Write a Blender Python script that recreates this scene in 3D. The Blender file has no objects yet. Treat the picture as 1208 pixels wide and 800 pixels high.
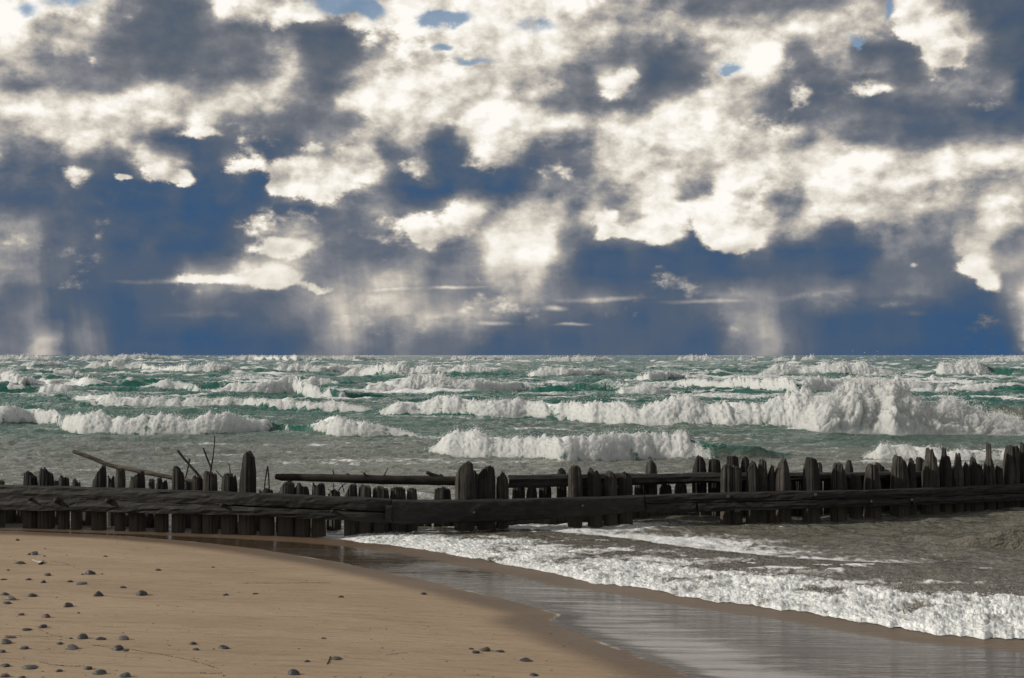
import bpy, bmesh, math, random
import numpy as np
from mathutils import Vector, Matrix
random.seed(7)
rng = np.random.default_rng(7)
R = math.radians
scene = bpy.context.scene

# ------------------------------------------------------------------ camera
F = 1510.0                      # focal length in photograph pixels (1208 wide)
CAM_H = 2.2
HORIZ = 419.0
cam_data = bpy.data.cameras.new("camera")
cam_data.sensor_width = 36.0
cam_data.lens = 36.0 * F / 1208.0
cam_data.clip_start = 0.1
cam_data.clip_end = 60000
cam = bpy.data.objects.new("camera", cam_data)
scene.collection.objects.link(cam)
PITCH = math.atan((HORIZ - 400.0) / F)
cam.location = (0, 0, CAM_H)
cam.rotation_euler = (math.pi / 2 + PITCH, 0, 0)
scene.camera = cam

def ray(px, py):
    """world direction through a pixel of the photograph"""
    cx, cy = (px - 604.0) / F, (400.0 - py) / F
    s, c = math.sin(PITCH), math.cos(PITCH)
    return Vector((cx, c - cy * s, s + cy * c))

def at(px, py, z=0.0):
    d = ray(px, py)
    t = (z - CAM_H) / d.z
    return Vector((d.x * t, d.y * t, z))

def at_y(px, py, Y):
    d = ray(px, py)
    t = Y / d.y
    return Vector((d.x * t, Y, CAM_H + d.z * t))

# ------------------------------------------------------------------ sun and sky
SUN_AZ, SUN_EL = -101.0, 26.0    # degrees from the view direction (+Y), clockwise positive
sd = Vector((math.sin(R(SUN_AZ)) * math.cos(R(SUN_EL)), math.cos(R(SUN_AZ)) * math.cos(R(SUN_EL)), math.sin(R(SUN_EL))))
sun_data = bpy.data.lights.new("sun", 'SUN')
sun_data.energy = 3.6
sun_data.angle = R(0.6)
sun_data.color = (1.0, 0.92, 0.80)
sun = bpy.data.objects.new("sun", sun_data)
scene.collection.objects.link(sun)
sun.rotation_euler = (-sd).to_track_quat('-Z', 'Y').to_euler()

vs = scene.view_settings
vs.view_transform = 'Standard'
vs.look = 'None'
vs.exposure = 0.0
vs.gamma = 1.0
vs.use_curve_mapping = False

class NT:
    """tiny expression compiler for shader nodes"""
    def __init__(self, tree):
        self.t = tree
    def n(self, typ, **kw):
        nd = self.t.nodes.new(typ)
        for k, v in kw.items():
            setattr(nd, k, v)
        return nd
    def put(self, sock, v):
        if isinstance(v, E):
            v = v.s
        if isinstance(v, bpy.types.NodeSocket):
            self.t.links.new(v, sock)
        else:
            sock.default_value = v
    def m(self, op, a, b=None, c=None, clamp=False):
        nd = self.n('ShaderNodeMath', operation=op, use_clamp=clamp)
        for i, v in enumerate((a, b, c)):
            if v is not None:
                self.put(nd.inputs[i], v)
        return E(self, nd.outputs[0])
    def vm(self, op, a, b=None):
        nd = self.n('ShaderNodeVectorMath', operation=op)
        self.put(nd.inputs[0], a)
        if b is not None:
            self.put(nd.inputs[3] if op == 'SCALE' else nd.inputs[1], b)
        return E(self, nd.outputs[1 if op in ('LENGTH', 'DOT_PRODUCT', 'DISTANCE') else 0])
    def step(self, x, lo, hi, a=0.0, b=1.0, kind='SMOOTHSTEP'):
        nd = self.n('ShaderNodeMapRange', interpolation_type=kind, clamp=True) if kind == 'LINEAR' else self.n('ShaderNodeMapRange', interpolation_type=kind)
        self.put(nd.inputs[0], x)
        for i, v in enumerate((lo, hi, a, b)):
            self.put(nd.inputs[i + 1], v)
        return E(self, nd.outputs[0])
    def mix(self, f, a, b):
        nd = self.n('ShaderNodeMix', data_type='RGBA')
        self.put(nd.inputs[0], f)
        for i, v in ((6, a), (7, b)):
            if isinstance(v, tuple) and len(v) == 3:
                v = v + (1.0,)
            self.put(nd.inputs[i], v)
        return E(self, nd.outputs[2])
    def noise(self, vec, scale, detail=4.0, rough=0.5, dist=0.0, color=False, kind='FBM', lac=2.0):
        nd = self.n('ShaderNodeTexNoise', noise_dimensions='3D', noise_type=kind)
        nd.normalize = True
        self.put(nd.inputs['Vector'], vec)
        for k, v in (('Scale', scale), ('Detail', detail), ('Roughness', rough), ('Distortion', dist), ('Lacunarity', lac)):
            self.put(nd.inputs[k], v)
        return E(self, nd.outputs[1 if color else 0])
    def vec(self, x, y, z):
        nd = self.n('ShaderNodeCombineXYZ')
        for i, v in enumerate((x, y, z)):
            self.put(nd.inputs[i], v)
        return E(self, nd.outputs[0])
    def sep(self, v):
        nd = self.n('ShaderNodeSeparateXYZ')
        self.put(nd.inputs[0], v)
        return [E(self, o) for o in nd.outputs]
    def mapping(self, v, loc=(0, 0, 0), rot=(0, 0, 0), scale=(1, 1, 1), kind='POINT'):
        nd = self.n('ShaderNodeMapping', vector_type=kind)
        self.put(nd.inputs[0], v)
        nd.inputs[1].default_value, nd.inputs[2].default_value, nd.inputs[3].default_value = loc, rot, scale
        return E(self, nd.outputs[0])
    def attr(self, name):
        nd = self.n('ShaderNodeAttribute', attribute_name=name)
        return E(self, nd.outputs['Fac'])

class E:
    def __init__(self, nt, s):
        self.nt, self.s = nt, s
    def __add__(self, o): return self.nt.m('ADD', self, o)
    __radd__ = __add__
    def __sub__(self, o): return self.nt.m('SUBTRACT', self, o)
    def __rsub__(self, o): return self.nt.m('SUBTRACT', o, self)
    def __mul__(self, o): return self.nt.m('MULTIPLY', self, o)
    __rmul__ = __mul__
    def __truediv__(self, o): return self.nt.m('DIVIDE', self, o)
    def mx(self, o): return self.nt.m('MAXIMUM', self, o)
    def mn(self, o): return self.nt.m('MINIMUM', self, o)

world = bpy.data.worlds.new("World")
scene.world = world
world.use_nodes = True
def build_sky():
    wt = world.node_tree
    wt.nodes.clear()
    g = NT(wt)
    tc = g.n('ShaderNodeTexCoord')
    d = E(g, tc.outputs['Generated'])
    dx, dy, dz = g.sep(d)
    az = g.m('ARCTAN2', dx, dy)
    el = g.m('ARCSINE', dz)
    # direction stretched so that clouds lie flatter
    dn = g.mapping(d, scale=(1, 1, 1.45))
    w = g.noise(dn, 16.0, 4.0, 0.55, color=True)
    wx, wy, wz = g.sep(w)
    w2 = g.noise(dn, 48.0, 5.0, 0.62, color=True)
    vx, vy, vz = g.sep(w2)
    px = az * F + (wx - 0.5) * 120.0 + (vx - 0.5) * 30.0
    py = el * F + (wy - 0.5) * 80.0 + (vy - 0.5) * 22.0
    P = g.vec(px, py, 0.0)                       # warped, for soft clouds
    qx = az * F + (wx - 0.5) * 24.0 + (vx - 0.5) * 26.0
    qy = el * F + (wy - 0.5) * 18.0 + (vy - 0.5) * 24.0
    Q = g.vec(qx, qy, 0.0)                       # less warped, for crisp ones
    S = g.vec(az * F + (wx - 0.5) * 20.0, el * F + (wy - 0.5) * 14.0, 0.0)
    def puff(v):                                 # rounded, cauliflower-like lumps over fine wisps
        nf = g.noise(v, 11.0, 10.0, 0.54)
        vo = g.n('ShaderNodeTexVoronoi', feature='F1', voronoi_dimensions='3D')
        vo.normalize = True
        g.put(vo.inputs['Vector'], g.vm('ADD', v, g.vm('SCALE', w2, 0.022)))
        for k, q in (('Scale', 26.0), ('Detail', 3.0), ('Roughness', 0.45), ('Lacunarity', 2.3)):
            g.put(vo.inputs[k], q)
        return nf * 1.25 + (0.62 - E(g, vo.outputs['Distance'])) * 0.42 - 0.235
    n1 = puff(dn)
    lx, lz = -0.008, 0.010
    n2 = puff(g.vm('ADD', dn, (lx, 0.0, lz)))
    rel = (n1 - n2) * 1.15                              # >0 : side turned to the light
    n0 = g.noise(dn, 5.0, 5.0, 0.5)

    def blob(vec, x, y, rx, ry, rot=0.0):
        a = math.atan((x - 604.0) / F)
        e = math.atan((HORIZ - y) / F * math.cos(a))
        mp = g.mapping(vec, (a * F, e * F, 0), (0, 0, R(rot)), (rx, ry, 1e6), 'TEXTURE')
        gr = g.n('ShaderNodeTexGradient', gradient_type='SPHERICAL')
        g.put(gr.inputs[0], mp)
        return g.step(E(g, gr.outputs['Fac']), 0.0, 1.0)
    def field(vec, blobs):
        out = None
        for b in blobs:
            v = blob(vec, *b[:4]) if len(b) < 6 else blob(vec, *b[:4], b[5])
            v = v * b[4] if len(b) > 4 else v
            out = v if out is None else out + v
        return out

    ELP = el * F                                 # elevation in photograph pixels
    # ---- cloud tone over the view: 0 storm blue .. 9 sunlit white, every 25 pixels of the photograph
    TONES = [
        (0,   "888889877898" "659888888788" "765433333333" "4444459875444"),
        (25,  "999998432269" "975657999889" "888777776433" "3333455973222"),
        (50,  "976665322233" "332113445688" "888776567777" "7778776578211"),
        (75,  "998764322233" "364223556666" "777643422347" "8436522375621"),
        (100, "875333322223" "355347888878" "766347511267" "7434454254421"),
        (125, "434444567667" "764457898889" "754333355676" "4223323445552"),
        (150, "899998888863" "433334776488" "888778888875" "3234433223211"),
        (175, "558998741122" "113557353138" "743467877886" "7765323222333"),
        (200, "533432377314" "147889635112" "224357876678" "8888887776777"),
        (225, "333321112111" "158765310021" "134454675477" "4468888755445"),
        (250, "111211111001" "111233433576" "677574574876" "6568777765576"),
        (275, "443222211112" "356433337767" "887456673147" "7553255545576"),
        (300, "443222121112" "465433234346" "886311211113" "3111115434754"),
        (325, "442212222556" "776444554335" "664211111111" "1222123333554"),
        (350, "322111122343" "334555554333" "443343222344" "3345533432124"),
        (375, "232111122322" "233344455554" "322222122234" "3221111100013"),
        (400, "335311111001" "111343233332" "111122222124" "4211111100002"),
        (425, "345311111111" "112332233321" "112222211123" "4211111000001")]
    SPAN = 1600.0                                # azimuth range of the tone curves, photograph pixels
    uu = (az * F + (wx - 0.5) * 22.0 + (vx - 0.5) * 26.0) / SPAN + 0.5
    vv = ELP + (wy - 0.5) * 16.0 + (vy - 0.5) * 20.0
    T = None
    for y, digits in TONES:
        fc = g.n('ShaderNodeFloatCurve')
        cv = fc.mapping.curves[0]
        pts = [((math.atan((25.0 * k - 604.0) / F) * F) / SPAN + 0.5, int(c) / 10.0) for k, c in enumerate(digits)]
        cv.points[0].location = pts[0]
        cv.points[1].location = pts[-1]
        for p in pts[1:-1]:
            cv.points.new(*p)
        for p in cv.points:
            p.handle_type = 'AUTO_CLAMPED'
        fc.mapping.update()
        g.put(fc.inputs['Value'], uu)
        dist = g.m('ABSOLUTE', vv - (HORIZ - y)) / 25.0
        wgt = (1.0 - dist).mx(0.0)
        if y == 0:
            wgt = g.step(vv, HORIZ - 25.0, HORIZ, 0.0, 1.0, 'LINEAR')
        if y == 425:
            wgt = g.step(vv, HORIZ - 400.0, HORIZ - 425.0, 0.0, 1.0, 'LINEAR')
        term = E(g, fc.outputs[0]) * wgt
        T = term if T is None else T + term
    fineN = (n1 - 0.5)
    lowN = (n0 - 0.5)
    # elsewhere in the sky: the same broken cloud goes on
    T_out = 0.52 + lowN * 2.2 + fineN * 1.0
    out_m = g.step(g.m('ABSOLUTE', az), 0.42, 0.60).mx(g.step(ELP, 440.0, 620.0))
    T = T + (T_out - T) * out_m

    # cloud edges read as edges: part of the tone snaps to shade or light across a ragged line
    Te = g.step(T + fineN * 0.45 + (vx - 0.5) * 0.34 + (vy - 0.5) * 0.2, 0.36, 0.60)
    T = T * 0.84 + (Te * 0.60 + 0.16) * 0.16

    # ---- thin lit streaks low over the horizon
    st = field(S, [(175, 331, 60, 4, 0.5), (240, 330, 90, 7, 0.9), (425, 342, 40, 4, 0.7), (510, 341, 80, 3.5, 0.7), (710, 353, 70, 5, 0.7), (830, 357, 70, 4, .5), (965, 352, 60, 7, 0.9), (1050, 360, 30, 8, 0.7), (1085, 370, 24, 5, .6), (675, 382, 30, 3.5, 0.9), (655, 363, 20, 5, 0.8), (585, 382, 40, 4, 0.6), (250, 372, 70, 6, 0.3)])
    T = T + st * g.step(n1, 0.35, 0.62) * 0.42
    # ---- rain curtains: faint vertical streaking where the tone is middling near the horizon
    rn = g.noise(g.vec((az * F + ELP * 0.12) / 26.0, ELP / 420.0, 0.3), 1.0, 4.0, 0.6)
    RV = g.vec(az * F + ELP * 0.16 + (wx - 0.5) * 26.0, ELP + (wy - 0.5) * 40.0, 0.0)
    veil = field(RV, [(110, 405, 34, 70, .30), (60, 340, 90, 120, .14), (430, 372, 110, 100, .20), (520, 330, 90, 80, .12), (650, 300, 90, 100, .08), (610, 370, 100, 70, .10), (905, 380, 52, 80, .22), (945, 405, 50, 40, .14), (1225, 350, 44, 110, .22)])
    T = T + veil * g.step(rn, 0.30, 0.70, 0.60, 1.05) * 0.8 + (rn - 0.5) * g.step(ELP, 190.0, 60.0) * 0.10

    # ---- crisp cumulus, lit from the upper left
    cu = field(Q, [
        (190, 205, 40, 24, 1.4), (215, 212, 26, 16, 1.0), (146, 211, 14, 10, 0.9), (286, 193, 20, 13, 0.75), (268, 201, 20, 8, .6),
        (350, 212, 46, 32, 1.4), (372, 196, 34, 26, 1.0), (418, 195, 46, 36, 1.6), (385, 222, 56, 24, 1.2), (370, 172, 26, 13, 0.9), (488, 199, 48, 22, 0.85), (335, 222, 30, 14, .8),
        (335, 292, 50, 20, 1.1), (330, 328, 60, 24, 1.1), (378, 340, 36, 14, 1.1), (240, 329, 60, 12, .9), (508, 280, 34, 24, 1.2), (545, 264, 36, 24, 0.9),
        (770, 272, 50, 24, 1.3), (785, 245, 40, 26, 1.2), (712, 255, 26, 26, 1.0), (720, 278, 40, 18, 0.9), (840, 250, 44, 40, 1.0), (870, 285, 50, 26, 1.1), (905, 255, 36, 20, .8),
        (742, 88, 34, 20, 0.6), (722, 104, 36, 20, 0.6), (1026, 103, 58, 20, 0.75), (1105, 50, 40, 46, 1.3), (1080, 18, 36, 36, .9), (1132, 62, 30, 30, 1.0), (1165, 125, 60, 36, 0.6), (655, 98, 40, 24, 0.5), (945, 112, 26, 16, 0.5), (1110, 96, 50, 18, .55),
        (88, 208, 34, 24, 0.72), (648, 196, 40, 18, 0.6), (668, 206, 30, 14, 0.5), (1150, 310, 40, 26, 1.0), (1170, 330, 26, 20, .8), (168, 176, 34, 30, .5), (235, 155, 40, 14, .8), (1080, 310, 20, 12, .7),
        (80, 12, 120, 26, .7), (320, 18, 50, 30, .8), (360, 10, 40, 24, .9), (430, 22, 50, 18, .9), (490, 28, 40, 20, .8)])
    cuN = cu + fineN * 2.0 + (vx - 0.5) * 1.0
    cm = g.step(cuN, 0.26, 0.74)
    T = T + cm * (0.80 - T).mx(0.0) * 0.95

    # ---- relief: puffs catch the light on their upper left side, ragged in the middle tones
    mid = g.step(T, 0.10, 0.40) * g.step(T, 1.10, 0.75)
    calm = g.step(ELP, 60.0, 200.0, 0.30, 1.0)
    T = T + calm * fineN * (0.09 + mid * 0.17) + calm * rel * (0.42 + g.step(T, 0.15, 0.65) * 1.0) + (vy - 0.5) * 0.14 * mid
    ramp = g.n('ShaderNodeValToRGB')
    cr = ramp.color_ramp
    COLS = [(0.036, 0.094, 0.205), (0.056, 0.102, 0.182), (0.088, 0.120, 0.176), (0.146, 0.164, 0.200), (0.240, 0.246, 0.268), (0.360, 0.344, 0.330), (0.520, 0.480, 0.428), (0.700, 0.650, 0.568), (0.880, 0.835, 0.750), (1.0, 0.968, 0.915)]
    cr.elements[0].position, cr.elements[1].position = 0.0, 0.9
    cr.elements[0].color, cr.elements[1].color = COLS[0] + (1,), COLS[9] + (1,)
    for k in range(1, 9):
        e = cr.elements.new(k / 10.0)
        e.color = COLS[k] + (1,)
    g.put(ramp.inputs[0], T)
    r2 = g.n('ShaderNodeValToRGB')                # the higher clouds are greyer than the storm bank beyond
    GREY = [(0.060, 0.092, 0.150), (0.082, 0.110, 0.155), (0.115, 0.135, 0.168), (0.166, 0.176, 0.200)] + COLS[4:]
    c2 = r2.color_ramp
    c2.elements[0].position, c2.elements[1].position = 0.0, 0.9
    c2.elements[0].color, c2.elements[1].color = GREY[0] + (1,), GREY[9] + (1,)
    for k in range(1, 9):
        c2.elements.new(k / 10.0).color = GREY[k] + (1,)
    g.put(r2.inputs[0], T)
    tint = g.mix(g.step(ELP + lowN * 160.0, 200.0, 310.0) * 0.85, E(g, ramp.outputs[0]), E(g, r2.outputs[0]))
    cloud = g.vm('SCALE', tint, 1.0 / SKY_STRENGTH)

    # ---- blue sky seen through small gaps
    sk = g.n('ShaderNodeTexSky', sky_type='NISHITA')
    sk.sun_disc = False
    sk.sun_elevation = R(SUN_EL)
    sk.sun_rotation = R(SUN_AZ)
    sk.air_density, sk.dust_density, sk.ozone_density = 1.0, 0.3, 1.5
    holes = field(Q, [(85, -6, 70, 22, 1.3), (25, 8, 30, 14, .8), (400, 2, 60, 22, 1.4), (440, 12, 30, 20, 1.2), (512, 20, 44, 16, 1.3), (540, 18, 30, 12, .9), (525, 55, 18, 8, .9), (635, 28, 40, 12, 0.9), (565, 74, 40, 6, .7), (1054, 8, 10, 20, 1.4), (866, 79, 22, 11, 1.0), (858, 83, 12, 8, .6), (1010, 45, 26, 14, .9), (1013, 52, 10, 8, 1.0)])
    hm = g.step(holes + fineN * 2.6 + (vx - 0.5) * 1.2, 0.30, 1.25) * 0.9 * g.step(holes, 0.02, 0.2)
    hm2 = g.step(n0 + fineN * 0.5, 0.56, 0.68) * g.step(ELP, 430.0, 620.0)
    col = g.mix(hm.mx(hm2), cloud, E(g, sk.outputs[0]))
    K = 1.0 / SKY_STRENGTH
    def C(r, gg, b): return (r * K, gg * K, b * K)
    # ---- below the horizon: the dull water goes on
    col = g.mix(g.step(dz, -0.01, -0.05), col, C(0.06, 0.075, 0.075))
    bg = g.n('ShaderNodeBackground')
    g.put(bg.inputs[0], col)
    bg.inputs[1].default_value = SKY_STRENGTH
    out = g.n('ShaderNodeOutputWorld')
    wt.links.new(bg.outputs[0], out.inputs[0])
SKY_STRENGTH = 0.1
build_sky()
world.cycles.sampling_method = 'MANUAL'
world.cycles.sample_map_resolution = 512

# ------------------------------------------------------------------ numeric helpers
_perm = rng.permutation(256)
_perm = np.concatenate([_perm, _perm, _perm])
_ang = rng.random(256) * 2 * np.pi
_gx, _gy = np.cos(_ang).astype(np.float32), np.sin(_ang).astype(np.float32)

def pn(x, y):
    """2-D gradient noise, about -0.7..0.7"""
    x = np.asarray(x, dtype=np.float64); y = np.asarray(y, dtype=np.float64)
    xf, yf = np.floor(x), np.floor(y)
    xi, yi = xf.astype(np.int64) & 255, yf.astype(np.int64) & 255
    fx, fy = x - xf, y - yf
    u = fx * fx * fx * (fx * (fx * 6 - 15) + 10)
    v = fy * fy * fy * (fy * (fy * 6 - 15) + 10)
    def gr(ix, iy, dx, dy):
        h = _perm[_perm[ix] + iy]
        return _gx[h] * dx + _gy[h] * dy
    a = gr(xi, yi, fx, fy); b = gr((xi + 1) & 255, yi, fx - 1, fy)
    c = gr(xi, (yi + 1) & 255, fx, fy - 1); d = gr((xi + 1) & 255, (yi + 1) & 255, fx - 1, fy - 1)
    return (a + u * (b - a)) + v * ((c + u * (d - c)) - (a + u * (b - a)))

def fbm(x, y, octv=4, gain=0.5, lac=2.03):
    s, a = 0.0, 1.0
    for i in range(octv):
        s = s + a * pn(x + 17.3 * i, y - 9.1 * i)
        x, y, a = x * lac, y * lac, a * gain
    return s

def billow(x, y, octv=4, gain=0.55, lac=2.07):
    """round lumps with sharp creases between them, 0..1 or so"""
    s, a, n = 0.0, 1.0, 0.0
    x, y = x + 0.55 * pn(x * 0.9 + 5.1, y * 0.9) + 0.2 * pn(x * 2.3, y * 2.3 + 1.7), y + 0.55 * pn(x * 0.9 - 3.3, y * 0.9 + 8.8) + 0.2 * pn(x * 2.3 + 4.1, y * 2.3)
    for i in range(octv):
        q = np.abs(pn(x + 31.7 * i, y + 11.9 * i)) * 1.7
        s = s + a * np.sqrt(q + 0.004)
        n += a
        x, y, a = x * lac, y * lac, a * gain
    return s / n

def sstep(x, a, b):
    t = np.clip((x - a) / (b - a), 0, 1)
    return t * t * (3 - 2 * t)

def u_of(px): return (np.asarray(px, float) - 604.0) / F
def y_of(py): return CAM_H * F / np.maximum(np.asarray(py, float) - HORIZ, 0.05)

# ------------------------------------------------------------------ scene-building helpers
def link(o, parent=None):
    scene.collection.objects.link(o)
    if parent is not None:
        o.parent = parent
    return o

def tag(o, label=None, cat=None, group=None, kind=None):
    if label: o['label'] = label
    if cat: o['category'] = cat
    if group: o['group'] = group
    if kind: o['kind'] = kind
    return o

def mesh_obj(name, V, Fc, mat, parent=None, smooth=True, attrs=None):
    me = bpy.data.meshes.new(name)
    V = np.ascontiguousarray(V, dtype=np.float32).reshape(-1, 3)
    Fc = np.ascontiguousarray(Fc, dtype=np.int32)
    k = Fc.shape[1]
    me.vertices.add(len(V)); me.vertices.foreach_set('co', V.ravel())
    me.loops.add(Fc.size); me.loops.foreach_set('vertex_index', Fc.ravel())
    me.polygons.add(len(Fc))
    me.polygons.foreach_set('loop_start', np.arange(0, Fc.size, k, dtype=np.int32))
    me.polygons.foreach_set('loop_total', np.full(len(Fc), k, dtype=np.int32))
    me.polygons.foreach_set('use_smooth', np.full(len(Fc), smooth, dtype=bool))
    for nm, a in (attrs or {}).items():
        at_ = me.attributes.new(nm, 'FLOAT', 'POINT')
        at_.data.foreach_set('value', np.ascontiguousarray(a, dtype=np.float32).ravel())
    me.update(calc_edges=True)
    me.materials.append(mat)
    return link(bpy.data.objects.new(name, me), parent)

def grid_faces(n, m, mask=None, flip=False):
    i, j = np.meshgrid(np.arange(n - 1), np.arange(m - 1), indexing='ij')
    a = i * m + j
    f = np.stack([a, a + 1, a + m + 1, a + m], -1)
    if flip:
        f = f[..., ::-1]
    f = f.reshape(-1, 4)
    if mask is not None:
        f = f[mask.reshape(-1)]
    return f

def empty(name, loc):
    o = bpy.data.objects.new(name, None)
    o.location = loc
    o.empty_display_size = 0.2
    return link(o)

# ------------------------------------------------------------------ materials
def new_mat(name):
    m = bpy.data.materials.new(name)
    m.use_nodes = True
    m.node_tree.nodes.clear()
    g = NT(m.node_tree)
    out = g.n('ShaderNodeOutputMaterial')
    return m, g, out

def principled(g, **kw):
    p = g.n('ShaderNodeBsdfPrincipled')
    for k, v in kw.items():
        g.put(p.inputs[k.replace('_', ' ')], v)
    return p

def bump(g, h, strength=0.5, dist=0.02, normal=None):
    b = g.n('ShaderNodeBump')
    g.put(b.inputs['Strength'], strength); g.put(b.inputs['Distance'], dist); g.put(b.inputs['Height'], h)
    if normal is not None:
        g.put(b.inputs['Normal'], normal)
    return E(g, b.outputs[0])

def position(g):
    ge = g.n('ShaderNodeNewGeometry')
    return E(g, ge.outputs['Position'])

def make_water():
    m, g, out = new_mat('lake_water')
    pos = position(g)
    X, Y, Z = g.sep(pos)
    foam = g.attr('foam')
    silt = g.attr('silt')
    # body colour: sandy near the beach, bottle green outside
    cn = g.noise(g.mapping(pos, scale=(0.05, 0.12, 0.1)), 1.0, 3.0, 0.5)
    body = g.mix(g.step(silt + (cn - 0.5) * 0.5, 0.0, 0.55), WATER_DEEP, WATER_MID)
    body = g.mix(g.step(silt + (cn - 0.5) * 0.3, 0.5, 1.0), body, WATER_SILT)
    # froth: lacy network where the foam value is low, closed where it is high
    wv = g.noise(g.mapping(pos, scale=(1.0, 1.0, 1.0)), 1.7, 3.0, 0.5, color=True)
    wp = g.vm('ADD', g.mapping(pos, scale=(1.0, 0.62, 1.0)), g.vm('SCALE', g.vm('SUBTRACT', wv, (0.5, 0.5, 0.5)), 0.55))
    na = g.noise(wp, 2.3, 6.0, 0.62)
    nb = g.noise(wp, 9.0, 4.0, 0.6)
    lace = g.m('ABSOLUTE', (na - 0.5)) * 5.0
    n7 = g.noise(wp, 6.5, 4.0, 0.6)
    lace = (1.0 - lace.mn(1.0)).mx(0.95 - (g.m('ABSOLUTE', (n7 - 0.5)) * 6.0).mn(0.95))
    fm = g.step(foam * 1.45 + (lace - 0.75) * 0.6 + (nb - 0.5) * 1.0, 0.42, 1.05)
    fbump = g.noise(pos, 26.0, 5.0, 0.65)
    # ripples: short chop, stretched along the crests
    r1 = g.noise(g.mapping(pos, scale=(0.7, 1.6, 1.0)), 2.2, 5.0, 0.62, dist=0.4)
    r2 = g.noise(g.mapping(pos, scale=(0.9, 2.2, 1.0)), 11.0, 4.0, 0.6)
    r0 = g.noise(g.mapping(pos, scale=(0.16, 0.42, 0.3)), 1.6, 4.0, 0.6)
    nrm = bump(g, r1 + r2 * 0.16 + r0 * 1.6, 1.0, 0.26)
    water = principled(g, Base_Color=body, Roughness=0.12, IOR=1.333, Specular_IOR_Level=0.30 + silt.mn(1.0) * 0.40, Normal=nrm)
    fcol = g.mix(g.step(nb * 0.5 + fbump * 0.5, 0.38, 0.62), (0.52, 0.55, 0.55), (0.86, 0.87, 0.87))
    fn = bump(g, fbump + nb * 0.8, 0.8, 0.03)
    foamb = principled(g, Base_Color=fcol, Roughness=0.55, IOR=1.3, Normal=fn)
    mx = g.n('ShaderNodeMixShader')
    g.put(mx.inputs[0], fm)
    g.t.links.new(water.outputs[0], mx.inputs[1]); g.t.links.new(foamb.outputs[0], mx.inputs[2])
    g.t.links.new(mx.outputs[0], out.inputs[0])
    return m
WATER_DEEP = (0.006, 0.096, 0.071)
WATER_MID = (0.150, 0.162, 0.136)
WATER_SILT = (0.138, 0.126, 0.102)
FOAM_A = (0.66, 0.69, 0.70)
FOAM_B = (0.84, 0.85, 0.85)
M_WATER = make_water()

def make_froth():
    m, g, out = new_mat('breaking_foam')
    pos = position(g)
    n1 = g.noise(pos, 6.0, 7.0, 0.7, dist=0.5)
    n2 = g.noise(pos, 26.0, 4.0, 0.7)
    thin = g.attr('thin')            # 1 where the foam runs out and the green water shows
    fcol = g.mix(g.step(n1 * 0.6 + n2 * 0.4, 0.40, 0.56), FOAM_A, FOAM_B)
    nrm = bump(g, n1 * 1.3 + n2 * 0.4, 0.7, 0.05)
    fo = principled(g, Base_Color=fcol, Roughness=0.7, IOR=1.2, Normal=nrm, Subsurface_Weight=0.85, Subsurface_Scale=0.25, Subsurface_Radius=(1.0, 1.0, 1.0))
    tr = g.n('ShaderNodeBsdfTranslucent'); g.put(tr.inputs[0], (0.75, 0.78, 0.77, 1))
    a = g.n('ShaderNodeMixShader'); a.inputs[0].default_value = 0.38
    g.t.links.new(fo.outputs[0], a.inputs[1]); g.t.links.new(tr.outputs[0], a.inputs[2])
    wa = principled(g, Base_Color=(0.05, 0.12, 0.095, 1), Roughness=0.15, IOR=1.333, Normal=nrm)
    b = g.n('ShaderNodeMixShader')
    g.put(b.inputs[0], g.step(thin + (n1 - 0.5) * 1.6 + (n2 - 0.5) * 0.7, 0.45, 0.85))
    g.t.links.new(a.outputs[0], b.inputs[1]); g.t.links.new(wa.outputs[0], b.inputs[2])
    g.t.links.new(b.outputs[0], out.inputs[0])
    return m
M_FROTH = make_froth()

def make_spray():
    m, g, out = new_mat('spray_drops')
    p = principled(g, Base_Color=(0.86, 0.87, 0.87, 1), Roughness=0.3, IOR=1.33)
    g.t.links.new(p.outputs[0], out.inputs[0])
    return m
M_SPRAY = make_spray()

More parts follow.
